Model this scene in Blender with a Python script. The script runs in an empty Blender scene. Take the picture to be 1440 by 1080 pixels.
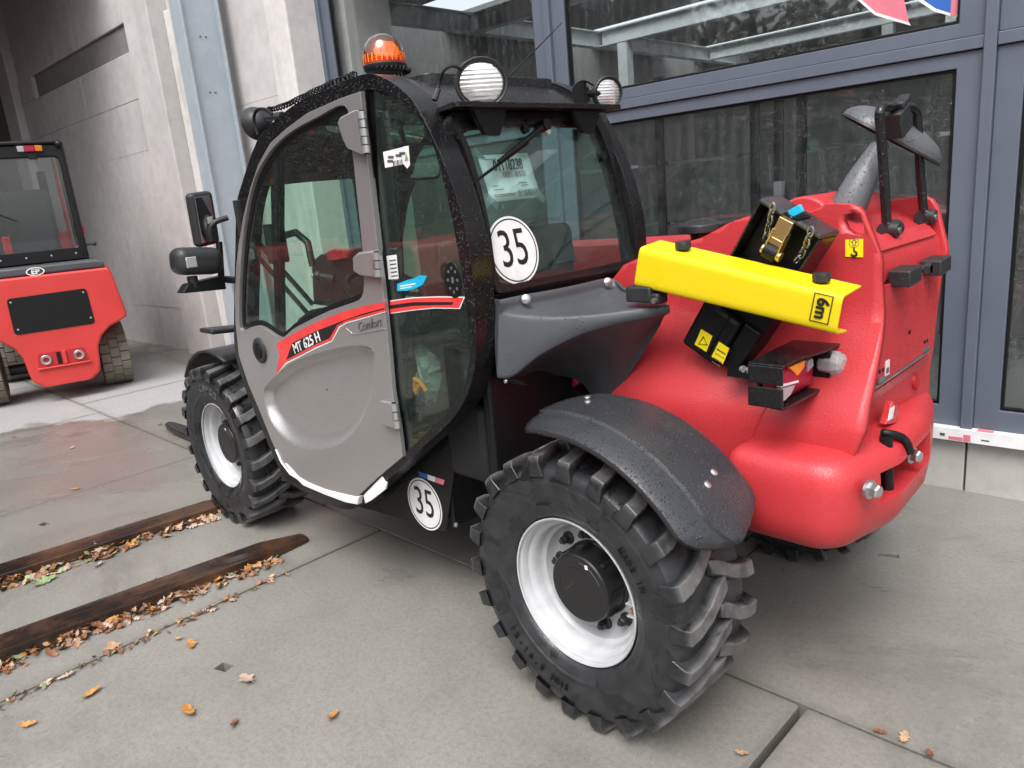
import bpy, bmesh, math, random
from mathutils import Vector, Matrix, noise
from mathutils.geometry import tessellate_polygon
random.seed(7)
R = math.radians
sc = bpy.context.scene

# ------------------------------------------------------------------ camera, sky, sun, exposure
cd = bpy.data.cameras.new('camera'); cam = bpy.data.objects.new('camera', cd); sc.collection.objects.link(cam)
cd.sensor_fit = 'HORIZONTAL'; cd.sensor_width = 36.0; cd.lens = 26.33; cd.clip_start = 0.05; cd.clip_end = 3000
CAM_AXES = [[-0.694542, -0.713913, -0.089104], [0.11742, -0.234671, 0.964957], [0.709805, -0.659741, -0.246817]]
CAM_POS = (-1.2773, 2.2172, 1.4758)
rx, ux, fx = [Vector(a) for a in CAM_AXES]
cam.matrix_world = Matrix(((rx.x, ux.x, -fx.x, CAM_POS[0]), (rx.y, ux.y, -fx.y, CAM_POS[1]), (rx.z, ux.z, -fx.z, CAM_POS[2]), (0, 0, 0, 1)))
sc.camera = cam

SUN_EL, SUN_AZ = 58.0, 118.0          # degrees; azimuth measured from +X towards +Y
world = bpy.data.worlds.new('World'); sc.world = world; world.use_nodes = True
wn, wl = world.node_tree.nodes, world.node_tree.links
wn.clear()
wo = wn.new('ShaderNodeOutputWorld'); bg = wn.new('ShaderNodeBackground'); sky = wn.new('ShaderNodeTexSky')
sky.sky_type = 'NISHITA'; sky.sun_disc = False; sky.sun_elevation = R(SUN_EL); sky.sun_rotation = R(90 - SUN_AZ)
sky.air_density = 1.0; sky.dust_density = 4.0; sky.ozone_density = 1.0; sky.altitude = 0
hs = wn.new('ShaderNodeHueSaturation'); hs.inputs['Saturation'].default_value = 0.22; hs.inputs['Value'].default_value = 1.0
wl.new(sky.outputs[0], hs.inputs['Color']); wl.new(hs.outputs[0], bg.inputs['Color']); wl.new(bg.outputs[0], wo.inputs['Surface'])
bg.inputs['Strength'].default_value = 0.15
sd = bpy.data.lights.new('sun', 'SUN'); sun = bpy.data.objects.new('sun', sd); sc.collection.objects.link(sun)
sd.energy = 0.9; sd.angle = R(35); sd.color = (1.0, 0.97, 0.93)
sv = Vector((math.cos(R(SUN_EL)) * math.cos(R(SUN_AZ)), math.cos(R(SUN_EL)) * math.sin(R(SUN_AZ)), math.sin(R(SUN_EL))))
sun.rotation_euler = sv.to_track_quat('Z', 'Y').to_euler(); sun.location = (2, 6, 12)
sc.view_settings.view_transform = 'Standard'; sc.view_settings.look = 'None'
sc.view_settings.exposure = 1.12; sc.view_settings.gamma = 1.0; sc.view_settings.use_curve_mapping = False
sc.render.engine = 'CYCLES'
sc.cycles.max_bounces = 10; sc.cycles.transparent_max_bounces = 24; sc.cycles.glossy_bounces = 5; sc.cycles.diffuse_bounces = 4
sc.cycles.caustics_reflective = False; sc.cycles.caustics_refractive = False
try:
    sc.cycles.use_denoising = True
except Exception:
    pass

# ------------------------------------------------------------------ materials
class NT:
    """a small helper round a node tree"""
    def __init__(s, name):
        s.m = bpy.data.materials.new(name); s.m.use_nodes = True
        s.n, s.l = s.m.node_tree.nodes, s.m.node_tree.links
        s.n.clear(); s.out = s.n.new('ShaderNodeOutputMaterial')
        s.geo = None
    def new(s, t, **k):
        nd = s.n.new(t)
        for a, v in k.items(): setattr(nd, a, v)
        return nd
    def link(s, a, b): s.l.new(a, b)
    def coord(s):
        if s.geo is None: s.geo = s.new('ShaderNodeNewGeometry')
        return s.geo.outputs['Position']
    def objcoord(s):
        return s.new('ShaderNodeTexCoord').outputs['Object']
    def noise(s, scale, detail=4, rough=0.55, vec=None, dist=0.0):
        nd = s.new('ShaderNodeTexNoise'); nd.inputs['Scale'].default_value = scale; nd.inputs['Detail'].default_value = detail
        nd.inputs['Roughness'].default_value = rough; nd.inputs['Distortion'].default_value = dist
        s.link(vec if vec is not None else s.coord(), nd.inputs['Vector']); return nd.outputs['Fac']
    def voro(s, scale, vec=None, feature='F1', rnd=1.0):
        nd = s.new('ShaderNodeTexVoronoi', feature=feature); nd.inputs['Scale'].default_value = scale
        nd.inputs['Randomness'].default_value = rnd
        s.link(vec if vec is not None else s.coord(), nd.inputs['Vector']); return nd
    def ramp(s, fac, stops):
        nd = s.new('ShaderNodeValToRGB'); e = nd.color_ramp.elements
        while len(e) < len(stops): e.new(0.5)
        for el, (p, c) in zip(e, stops):
            el.position = p; el.color = (*c, 1) if len(c) == 3 else ((c[0],) * 3 + (1,))
        s.link(fac, nd.inputs['Fac']); return nd.outputs['Color']
    def rng(s, v, a, b, c, d, smooth=True):
        nd = s.new('ShaderNodeMapRange', interpolation_type='SMOOTHSTEP' if smooth else 'LINEAR')
        for i, x in zip(('From Min', 'From Max', 'To Min', 'To Max'), (a, b, c, d)): nd.inputs[i].default_value = x
        s.link(v, nd.inputs['Value']); return nd.outputs['Result']
    def math(s, op, a, b=None):
        nd = s.new('ShaderNodeMath', operation=op)
        for i, x in enumerate((a, b)):
            if x is None: continue
            if hasattr(x, 'node'): s.link(x, nd.inputs[i])
            else: nd.inputs[i].default_value = x
        return nd.outputs[0]
    def mix(s, fac, a, b, blend='MIX'):
        nd = s.new('ShaderNodeMix', data_type='RGBA', blend_type=blend)
        for sock, x in ((nd.inputs[0], fac), (nd.inputs[6], a), (nd.inputs[7], b)):
            if hasattr(x, 'node'): s.link(x, sock)
            elif isinstance(x, (int, float)): sock.default_value = x
            else: sock.default_value = (*x, 1)
        return nd.outputs[2]
    def bump(s, h, strength=0.3, dist=0.01, normal=None):
        nd = s.new('ShaderNodeBump'); nd.inputs['Strength'].default_value = strength; nd.inputs['Distance'].default_value = dist
        s.link(h, nd.inputs['Height'])
        if normal is not None: s.link(normal, nd.inputs['Normal'])
        return nd.outputs['Normal']
    def pbsdf(s, col=None, rough=0.5, metal=0.0, normal=None, **k):
        b = s.new('ShaderNodeBsdfPrincipled')
        for sock, x in (('Base Color', col), ('Roughness', rough), ('Metallic', metal)):
            if x is None: continue
            if hasattr(x, 'node'): s.link(x, b.inputs[sock])
            elif isinstance(x, (int, float)): b.inputs[sock].default_value = x
            else: b.inputs[sock].default_value = (*x, 1)
        if normal is not None: s.link(normal, b.inputs['Normal'])
        for a, v in k.items(): b.inputs[a.replace('_', ' ')].default_value = v
        return b
    def done(s, shader):
        s.link(shader.outputs[0], s.out.inputs['Surface']); return s.m

def droplets(t, scale=150.0, amount=0.5, big=0.44):
    """height field of rain drops: round beads of mixed size, thinned out by a noise"""
    h = None
    for k, sc_ in enumerate((scale, scale * 2.1)):
        v = t.voro(sc_)
        size = t.rng(v.outputs['Color'], 0.3, 0.95, 0.0, big, False)
        d = t.math('SUBTRACT', size, v.outputs['Distance'])
        d = t.rng(d, 0.0, 0.26, 0.0, 1.0)
        h = d if h is None else t.math('MAXIMUM', h, d)
    th = t.rng(t.noise(7.0, 3), 0.5 - amount * 0.35, 0.62 - amount * 0.3, 0.0, 1.0)
    return t.math('MULTIPLY', h, th)

def paint(name, col, rough=0.32, grain=0.0, grain_scale=500, drops=0.5, var=0.08, metal=0.0, drop_scale=150, coat=0.0, big=0.44, dstr=0.7):
    t = NT(name)
    n = t.noise(3.0, 5)
    c = t.mix(t.rng(n, 0.3, 0.7, 0, 1), tuple(x * (1 - var) for x in col), tuple(min(1, x * (1 + var)) for x in col))
    nrm = None
    if grain: nrm = t.bump(t.noise(grain_scale, 2), grain, 0.002)
    r = t.rng(t.noise(9.0, 4), 0.3, 0.7, rough * 0.85, rough * 1.25)
    if drops:
        d = droplets(t, drop_scale, drops, big)
        nrm = t.bump(d, dstr, 0.004, nrm)
        r = t.mix(d, r, (0.08, 0.08, 0.08))
    b = t.pbsdf(c, r, metal, nrm)
    if coat: b.inputs['Coat Weight'].default_value = coat; b.inputs['Coat Roughness'].default_value = 0.12
    return t.done(b)

def plain(name, col, rough=0.5, metal=0.0, **k):
    t = NT(name)
    c = t.mix(t.rng(t.noise(12.0, 4), 0.3, 0.7, 0, 1), tuple(x * 0.9 for x in col), tuple(min(1, x * 1.08) for x in col))
    return t.done(t.pbsdf(c, rough, metal, **k))

def concrete(name, c1, c2, rough=0.75, scale=1.0, bump=0.25, streak=0.0, pores=True):
    t = NT(name)
    big = t.noise(1.1 * scale, 6, 0.6); mid = t.noise(7 * scale, 6, 0.65); fine = t.noise(120, 3)
    c = t.mix(t.rng(big, 0.3, 0.7, 0, 1), c1, c2)
    c = t.mix(t.rng(mid, 0.35, 0.75, 0, 0.35), c, tuple(x * 0.62 for x in c1))
    if streak:
        mp = t.new('ShaderNodeMapping'); mp.inputs['Scale'].default_value = (5, 5, 0.35); t.link(t.coord(), mp.inputs['Vector'])
        sn = t.noise(1.6, 5, 0.6, mp.outputs[0]); c = t.mix(t.rng(sn, 0.5, 0.75, 0, streak), c, tuple(x * 0.5 for x in c1))
    h = t.math('ADD', t.math('MULTIPLY', fine, 0.5), mid)
    if pores:
        v = t.voro(55); p = t.rng(v.outputs['Distance'], 0.0, 0.16, 1, 0)
        p = t.math('MULTIPLY', p, t.rng(t.noise(5, 2), 0.55, 0.7, 0, 1)); c = t.mix(t.math('MULTIPLY', p, 0.7), c, tuple(x * 0.35 for x in c1))
        h = t.math('SUBTRACT', h, p)
    return t.done(t.pbsdf(c, rough, 0, t.bump(h, bump, 0.006)))

def glass(name, tint, spec=1.0, drops=0.5, drop_scale=170, ior=1.5, dirt=0.03, dmix=0.12):
    """thin pane: tinted see-through plus a mirror reflection, rain drops on it"""
    t = NT(name)
    d = droplets(t, drop_scale, drops, 0.5) if drops else None
    nrm = t.bump(d, 0.4, 0.004) if drops else None
    lw = t.new('ShaderNodeLayerWeight'); lw.inputs['Blend'].default_value = 0.5      # facing term of Schlick's curve, alike on both faces
    f0 = ((ior - 1) / (ior + 1)) ** 2
    f = t.math('MULTIPLY', t.math('ADD', t.math('MULTIPLY', t.math('POWER', lw.outputs['Facing'], 5.0), 1 - f0), f0), spec)
    tr = t.new('ShaderNodeBsdfTransparent'); tr.inputs['Color'].default_value = (*tint, 1)
    gl = t.new('ShaderNodeBsdfGlossy'); gl.inputs['Roughness'].default_value = 0.02
    if nrm is not None: t.link(nrm, gl.inputs['Normal'])
    m1 = t.new('ShaderNodeMixShader'); t.link(f, m1.inputs[0]); t.link(tr.outputs[0], m1.inputs[1]); t.link(gl.outputs[0], m1.inputs[2])
    df = t.new('ShaderNodeBsdfDiffuse'); df.inputs['Color'].default_value = (0.5, 0.52, 0.53, 1)
    m2 = t.new('ShaderNodeMixShader')
    if d is not None: t.link(t.math('ADD', t.math('MULTIPLY', d, dmix), dirt), m2.inputs[0])
    else: m2.inputs[0].default_value = dirt
    t.link(m1.outputs[0], m2.inputs[1]); t.link(df.outputs[0], m2.inputs[2])
    return t.done(m2)

def mat_ground():
    t = NT('wet_concrete')
    big = t.noise(0.55, 5, 0.6); mid = t.noise(3.2, 7, 0.65, dist=0.4); fine = t.noise(60, 5, 0.7); grit = t.noise(260, 2)
    sep = t.new('ShaderNodeSeparateXYZ'); t.link(t.coord(), sep.inputs[0])
    # dry under the canopy, with a ragged edge
    e = t.math('ADD', sep.outputs[0], t.math('MULTIPLY', t.math('SUBTRACT', t.noise(1.3, 5), 0.5), 1.6))
    e = t.math('SUBTRACT', e, t.math('MULTIPLY', sep.outputs[1], 0.28))
    dry = t.math('MULTIPLY', t.rng(e, 5.15, 5.28, 0, 1), t.rng(sep.outputs[1], -0.75, -0.35, 0, 1))
    info = t.new('ShaderNodeObjectInfo')
    wetc = t.mix(t.rng(big, 0.3, 0.7, 0, 1), (0.205, 0.195, 0.178), (0.285, 0.273, 0.250))
    wetc = t.mix(t.rng(mid, 0.42, 0.75, 0, 0.55), wetc, (0.165, 0.158, 0.142))
    wetc = t.mix(t.rng(t.noise(1.7, 5, 0.6, dist=0.8), 0.56, 0.72, 0, 0.5), wetc, (0.165, 0.16, 0.125))
    wetc = t.mix(t.rng(t.noise(2.3, 4, 0.6), 0.6, 0.75, 0, 0.35), wetc, (0.34, 0.27, 0.2))
    wetc = t.mix(t.rng(t.noise(0.8, 6, 0.65, dist=1.5), 0.5, 0.66, 0, 0.42), wetc, (0.185, 0.178, 0.16))
    wetc = t.mix(t.rng(t.noise(1.3, 5, 0.7, dist=0.6), 0.58, 0.72, 0, 0.5), wetc, (0.37, 0.36, 0.335))
    wetc = t.mix(t.math('MULTIPLY', t.rng(info.outputs['Random'], 0, 1, 0, 1, False), 0.22), wetc, (0.2, 0.2, 0.17))
    wm = t.rng(t.noise(1.05, 6, 0.62, dist=1.0), 0.50, 0.63, 0, 1)          # damp patches with a readable edge
    wetc = t.mix(t.math('MULTIPLY', wm, 0.34), wetc, (0.12, 0.115, 0.105))
    # further from the camera the slabs stand wetter
    wet2 = t.rng(sep.outputs[0], 2.0, 3.8, 0, 1)
    wetc = t.mix(t.math('MULTIPLY', wet2, 0.45), wetc, (0.15, 0.145, 0.13))
    dryc = t.mix(mid, (0.29, 0.292, 0.293), (0.37, 0.372, 0.373))
    c = t.mix(dry, wetc, dryc)
    c = t.mix(t.rng(fine, 0.38, 0.72, 0, 0.5), c, (0.13, 0.12, 0.11))
    c = t.mix(t.rng(t.noise(210, 3, 0.7), 0.5, 0.72, 0, 0.45), c, (0.09, 0.085, 0.08))
    c = t.mix(t.rng(t.noise(170, 2, 0.6), 0.60, 0.74, 0, 0.35), c, (0.42, 0.41, 0.39))
    sm = t.voro(1.15); blot = t.math('ADD', sm.outputs['Distance'], t.math('MULTIPLY', t.math('SUBTRACT', t.noise(14, 5, 0.7), 0.5), 0.16))
    c = t.mix(t.rng(blot, 0.03, 0.13, 0.5, 0), c, (0.10, 0.10, 0.105))
    # grime and a little moss collect along the slab edges
    gs = t.new('ShaderNodeSeparateXYZ'); tc = t.new('ShaderNodeTexCoord'); t.link(tc.outputs['Generated'], gs.inputs[0])
    ed = None
    for i in (0, 1):
        e_ = t.math('MINIMUM', gs.outputs[i], t.math('SUBTRACT', 1.0, gs.outputs[i])); ed = e_ if ed is None else t.math('MINIMUM', ed, e_)
    ed = t.math('ADD', ed, t.math('MULTIPLY', t.math('SUBTRACT', t.noise(11, 5, 0.7), 0.5), 0.035))
    c = t.mix(t.rng(ed, -0.002, 0.016, 0.5, 0), c, t.mix(t.rng(t.noise(2.2, 3), 0.45, 0.6, 0, 1), (0.115, 0.11, 0.10), (0.115, 0.118, 0.085)))
    c = t.mix(t.rng(ed, 0.0, 0.05, 0.15, 0), c, (0.15, 0.15, 0.125))
    v = t.voro(38); spots = t.math('MULTIPLY', t.rng(v.outputs['Distance'], 0.04, 0.12, 1, 0), t.rng(t.noise(2.2, 2), 0.5, 0.65, 0, 0.75))
    c = t.mix(spots, c, (0.09, 0.085, 0.08))
    ws = t.voro(3.1); c = t.mix(t.rng(ws.outputs['Distance'], 0.006, 0.02, 0.7, 0), c, (0.05, 0.05, 0.05))
    mp = t.new('ShaderNodeMapping'); mp.inputs['Scale'].default_value = (1, 14, 1); mp.inputs['Rotation'].default_value = (0, 0, 0.5); t.link(t.coord(), mp.inputs['Vector'])
    c = t.mix(t.rng(t.noise(2.5, 6, 0.7, mp.outputs[0]), 0.6, 0.72, 0, 0.35), c, (0.16, 0.15, 0.14))
    pud = t.rng(t.noise(0.9, 4, 0.55, dist=0.5), 0.40, 0.62, 0, 1)
    rw = t.mix(t.math('MULTIPLY', pud, t.rng(sep.outputs[0], 1.5, 3.2, 0.12, 1.0)), (0.44, 0.44, 0.44), (0.10, 0.10, 0.10))
    rw = t.mix(t.math('MULTIPLY', wm, 0.8), rw, (0.17, 0.17, 0.17))
    r = t.mix(dry, rw, (0.85, 0.85, 0.85))
    h = t.math('ADD', t.math('MULTIPLY', grit, 0.35), t.math('ADD', t.math('MULTIPLY', fine, 0.7), mid))
    return t.done(t.pbsdf(c, r, 0, t.bump(h, 0.24, 0.006)))

def mat_tyre():
    t = NT('tyre_rubber')
    sep = t.new('ShaderNodeSeparateXYZ'); t.link(t.objcoord(), sep.inputs[0])
    rad = t.math('SQRT', t.math('ADD', t.math('POWER', sep.outputs[0], 2), t.math('POWER', sep.outputs[2], 2)))
    dust = t.math('MULTIPLY', t.rng(rad, 0.378, 0.411, 0.0, 1.0), t.rng(t.noise(16, 5, 0.65), 0.3, 0.6, 0.2, 1))
    wet = t.rng(t.noise(6.5, 5, 0.6, dist=1.2), 0.52, 0.6, 0, 1)
    base = t.mix(t.rng(t.noise(20, 4), 0.3, 0.7, 0, 1), (0.014, 0.015, 0.017), (0.028, 0.029, 0.032))
    base = t.mix(t.math('MULTIPLY', wet, 0.75), base, (0.009, 0.009, 0.01))
    c = t.mix(t.math('MULTIPLY', dust, 0.85), base, (0.175, 0.168, 0.165))
    r = t.mix(t.math('MULTIPLY', wet, t.rng(rad, 0.38, 0.41, 1, 0.3)), (0.42, 0.42, 0.42), (0.16, 0.16, 0.16))
    h = t.math('ADD', t.noise(140, 3), t.math('MULTIPLY', t.noise(30, 3), 0.6))
    return t.done(t.pbsdf(c, r, 0, t.bump(h, 0.22, 0.003)))

def mat_flake():
    t = NT('silver_paint')
    v = t.voro(900); n = t.noise(2.5, 3)
    c = t.mix(v.outputs['Color'], (0.40, 0.39, 0.388), (0.55, 0.54, 0.535))
    d = droplets(t, 220, 0.3)
    nrm = t.bump(d, 0.3, 0.003, t.bump(t.noise(420, 2), 0.05, 0.001))
    return t.done(t.pbsdf(c, t.mix(d, (0.29, 0.29, 0.29), (0.12, 0.12, 0.12)), 0.7, nrm))

def mat_leaf(name, c1, c2):
    t = NT(name); info = t.new('ShaderNodeObjectInfo')
    n = t.noise(35, 4); c = t.mix(t.rng(n, 0.3, 0.7, 0, 1), c1, c2)
    return t.done(t.pbsdf(c, 0.5, 0, t.bump(t.noise(120, 3), 0.3, 0.003)))

def mat_rust():
    t = NT('rusty_steel')
    n = t.noise(3.5, 6, 0.65); m = t.noise(24, 5)
    c = t.mix(t.rng(n, 0.35, 0.65, 0, 1), (0.022, 0.017, 0.015), (0.10, 0.048, 0.024))
    c = t.mix(t.rng(m, 0.5, 0.8, 0, 0.6), c, (0.04, 0.025, 0.02))
    return t.done(t.pbsdf(c, t.rng(n, 0.3, 0.7, 0.16, 0.45), 0.25, t.bump(m, 0.25, 0.004)))

def mat_galv():
    t = NT('galvanised_steel')
    v = t.voro(9.0); n = t.noise(14, 5)
    c = t.mix(v.outputs['Color'], (0.40, 0.455, 0.50), (0.46, 0.515, 0.56)); c = t.mix(t.rng(n, 0.3, 0.7, 0, 0.3), c, (0.36, 0.41, 0.46))
    return t.done(t.pbsdf(c, 0.5, 0.3, t.bump(n, 0.05, 0.004)))

def mat_lens(name, col, trans=0.6, rough=0.12):
    t = NT(name); h = t.voro(140, rnd=0.2)
    return t.done(t.pbsdf(col, rough, 0, t.bump(h.outputs['Distance'], 0.35, 0.004), Transmission_Weight=trans, IOR=1.45))

def mat_lamp_face():
    t = NT('ribbed_lamp_glass')
    mp = t.new('ShaderNodeMapping'); mp.inputs['Scale'].default_value = (60, 60, 340); t.link(t.coord(), mp.inputs['Vector'])
    n = t.noise(1.0, 3, 0.5, mp.outputs[0]); c = t.mix(t.rng(n, 0.35, 0.65, 0, 1), (0.66, 0.64, 0.64), (0.84, 0.83, 0.82))
    b = t.pbsdf(c, 0.14, 0.72, t.bump(n, 0.05, 0.003)); b.inputs['Coat Weight'].default_value = 0.8; b.inputs['Coat Roughness'].default_value = 0.03
    return t.done(b)

M = {
 'red': paint('red_machine_paint', (0.495, 0.034, 0.041), 0.36, 0.45, 230, 0.6, 0.05, drop_scale=230, dstr=0.4, big=0.5),
 'red_truck': paint('red_forklift_paint', (0.58, 0.045, 0.040), 0.34, 0.2, 300, 0.0, 0.05),
 'red_sheet': paint('red_sheet_paint', (0.52, 0.034, 0.042), 0.28, 0.05, 500, 0.35, 0.05),
 'red_deep': paint('red_frame_paint', (0.42, 0.018, 0.024), 0.4, 0.1, 300, 0.0),
 'red_decal': plain('red_decal_film', (0.72, 0.05, 0.05), 0.3),
 'black': paint('black_gloss_paint', (0.007, 0.007, 0.008), 0.22, 0.05, 400, 0.95, 0.1, drop_scale=135, big=0.54),
 'black_dry': plain('black_satin_paint', (0.007, 0.007, 0.008), 0.42, Specular_IOR_Level=0.3),
 'black_roof': paint('black_roof_paint', (0.018, 0.018, 0.020), 0.26, 0.05, 400, 0.9, 0.1, drop_scale=130, big=0.54),
 'hub_black': plain('black_hub_paint', (0.012, 0.012, 0.013), 0.3),
 'plastic': paint('black_plastic', (0.020, 0.021, 0.023), 0.42, 0.25, 600, 0.35),
 'fender': paint('wet_fender_plastic', (0.030, 0.032, 0.037), 0.26, 0.08, 600, 1.1, 0.12, drop_scale=125, big=0.56),
 'lid_sky_grey': paint('wet_sky_greyed_lid', (0.03, 0.031, 0.034), 0.22, 0.05, 500, 1.1, 0.1, drop_scale=130, big=0.55),  # black lid lightened to grey: sky reflection put into the base colour
 'grey_plastic': paint('grey_plastic', (0.058, 0.064, 0.072), 0.46, 0.2, 700, 0.2, 0.12),
 'mirror_grey': paint('grey_mirror_shell', (0.10, 0.104, 0.115), 0.36, 0.1, 700, 0.9, drop_scale=120, big=0.52),
 'silver': mat_flake(),
 'white': plain('white_wheel_paint', (0.46, 0.47, 0.485), 0.3),
 'white_film': plain('white_protective_film', (0.8, 0.8, 0.8), 0.4),
 'sticker_white': plain('sticker_white', (0.74, 0.74, 0.73), 0.35),
 'ink': plain('black_ink', (0.012, 0.011, 0.011), 0.4),
 'grey_ink': plain('grey_ink', (0.09, 0.09, 0.09), 0.5),
 'yellow': paint('yellow_powder_coat', (0.74, 0.565, 0.006), 0.34, 0.06, 450, 0.35, 0.03, drop_scale=190, dstr=0.45),
 'yellow_sticker': plain('yellow_sticker', (0.85, 0.68, 0.01), 0.35),
 'blue_sticker': plain('blue_sticker', (0.01, 0.42, 0.68), 0.35),
 'blue_flag': plain('blue_print', (0.03, 0.12, 0.42), 0.35),
 'tyre': mat_tyre(),
 'steel': plain('bright_steel', (0.55, 0.55, 0.55), 0.3, 0.9),
 'zinc': plain('gold_zinc_plate', (0.62, 0.46, 0.20), 0.32, 0.85),
 'chain': plain('chain_steel', (0.34, 0.35, 0.37), 0.35, 0.9),
 'seal': plain('rubber_seal', (0.006, 0.006, 0.007), 0.5, Specular_IOR_Level=0.25),
 'interior': plain('dark_cab_trim', (0.014, 0.014, 0.015), 0.6, Specular_IOR_Level=0.3),
 'seat': plain('seat_cloth', (0.03, 0.03, 0.032), 0.8),
 'glass_cab': glass('tinted_cab_glass', (0.85, 1.0, 0.925), 2.2, 0.85, 170, dirt=0.004, dmix=0.10),
 'glass_rear': glass('tinted_rear_glass', (0.86, 0.975, 0.95), 1.9, 0.45, 170, dirt=0.006),
 'glass_facade': glass('facade_glass', (0.93, 0.955, 0.95), 1.9, 0.42, 150, 1.5, 0.004, dmix=0.25),
 'glass_truck': glass('forklift_glass', (0.90, 0.93, 0.93), 1.2, 0.0),
 'mirror': plain('mirror_glass', (0.75, 0.77, 0.78), 0.03, 1.0),
 'amber': mat_lens('amber_lens', (1.0, 0.27, 0.02), 0.42, 0.05),
 'amber_shell': glass('amber_shell', (1.0, 0.44, 0.06), 2.6, 0.3, 200, 1.5, dirt=0.0, dmix=0.05),
 'amber_core': plain('amber_core', (0.95, 0.27, 0.02), 0.25),
 'amber_print': plain('amber_plastic', (0.85, 0.27, 0.02), 0.2),
 'red_lens': mat_lens('red_lens', (0.62, 0.012, 0.06), 0.5, 0.05),
 'clear_lens': mat_lens('clear_lens', (0.85, 0.85, 0.86), 0.6, 0.08),
 'lamp_face': mat_lamp_face(),
 'bag': glass('clear_plastic_bag', (0.75, 0.88, 0.88), 2.2, 0.0, dirt=0.22),
 'orange': plain('orange_strap', (0.75, 0.22, 0.02), 0.5),
 'ground': mat_ground(),
 'joint': concrete('joint_dirt', (0.015, 0.013, 0.012), (0.03, 0.026, 0.022), 0.9, 3),
 'asphalt': concrete('yard_asphalt', (0.06, 0.06, 0.06), (0.09, 0.09, 0.088), 0.6, 2, 0.4),
 'conc_wall': concrete('wall_concrete', (0.48, 0.46, 0.455), (0.56, 0.54, 0.535), 0.8, 1.0, 0.2, 0.15),
 'conc_dark': concrete('lintel_concrete', (0.20, 0.19, 0.185), (0.26, 0.25, 0.24), 0.8, 1.0, 0.2, 0.1),
 'conc_light': concrete('pilaster_concrete', (0.54, 0.52, 0.505), (0.66, 0.64, 0.62), 0.8, 1.2, 0.2, 0.35),
 'plinth': concrete('plinth_concrete', (0.42, 0.41, 0.39), (0.54, 0.53, 0.50), 0.8, 1.5, 0.15, 0.1),
 'frame_alu': paint('grey_aluminium_frame', (0.098, 0.117, 0.150), 0.42, 0.05, 600, 0.4, 0.04, drop_scale=140, dstr=0.35),
 'strip': plain('white_edge_strip', (0.74, 0.74, 0.76), 0.4),
 'pink': plain('pink_print', (0.68, 0.18, 0.24), 0.45),
 'galv': mat_galv(),
 'beam': plain('mezzanine_steel', (0.50, 0.54, 0.56), 0.5, 0.1),
 'hall_wall': concrete('hall_wall_panel', (0.17, 0.177, 0.175), (0.22, 0.227, 0.222), 0.7, 0.8, 0.1),
 'hall_dark': plain('hall_dark_frame', (0.03, 0.032, 0.035), 0.5),
 'ceiling': concrete('canopy_soffit', (0.16, 0.16, 0.16), (0.2, 0.2, 0.2), 0.9),
 'rust': mat_rust(),
 'leaf_brown': mat_leaf('brown_leaf', (0.13, 0.05, 0.022), (0.24, 0.11, 0.05)),
 'leaf_tan': mat_leaf('tan_leaf', (0.33, 0.20, 0.11), (0.47, 0.31, 0.18)),
 'leaf_orange': mat_leaf('orange_leaf', (0.32, 0.13, 0.03), (0.48, 0.25, 0.07)),
 'leaf_green': mat_leaf('green_leaf', (0.13, 0.18, 0.07), (0.24, 0.30, 0.15)),
 'leaf_pink': mat_leaf('pale_leaf', (0.34, 0.23, 0.18), (0.48, 0.36, 0.29)),
 'truck_tyre': concrete('dusty_solid_tyre', (0.14, 0.125, 0.10), (0.21, 0.19, 0.15), 0.8, 4, 0.3),
 'tree_leaf': plain('tree_leaves', (0.05, 0.075, 0.025), 0.6),
 'tree_autumn': plain('autumn_leaves', (0.16, 0.10, 0.03), 0.6),
 'bark': plain('bark', (0.08, 0.065, 0.05), 0.8),
 'office': concrete('office_render', (0.5, 0.5, 0.5), (0.58, 0.58, 0.57), 0.8),
}

# ------------------------------------------------------------------ mesh helpers
def lerp(a, b, t): return a + (b - a) * t
def smooth(a, b, x):
    t = min(1.0, max(0.0, (x - a) / (b - a))); return t * t * (3 - 2 * t)
def cr(pts, n=4, closed=True):
    """Catmull-Rom resampling of a 2-D or 3-D polyline"""
    P = [Vector(p) for p in pts]; N = len(P); out = []
    rng_ = range(N) if closed else range(N - 1)
    for i in rng_:
        g = (lambda k: P[k % N]) if closed else (lambda k: P[min(N - 1, max(0, k))])
        a, b, c, d = g(i - 1), g(i), g(i + 1), g(i + 2)
        for k in range(n):
            t = k / n
            out.append(0.5 * ((2 * b) + (c - a) * t + (2 * a - 5 * b + 4 * c - d) * t * t + (3 * b - a - 3 * c + d) * t ** 3))
    if not closed: out.append(P[-1])
    return [tuple(v) for v in out]
def rounded(pts, r, n=4):
    """polygon with every corner rounded by radius r (number or list)"""
    out = []; N = len(pts)
    for i, p in enumerate(pts):
        p = Vector(p); a = Vector(pts[i - 1]) - p; b = Vector(pts[(i + 1) % N]) - p
        rr = r[i] if isinstance(r, (list, tuple)) else r
        if rr <= 0: out.append(tuple(p)); continue
        la, lb = a.length, b.length
        ang = a.angle(b); cut = min(rr / max(1e-4, math.tan(ang / 2)), la * 0.45, lb * 0.45)
        s, e = p + a / la * cut, p + b / lb * cut
        for k in range(n + 1):
            t = k / n; out.append(tuple((1 - t) ** 2 * s + 2 * t * (1 - t) * p + t * t * e))
    return out
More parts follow.
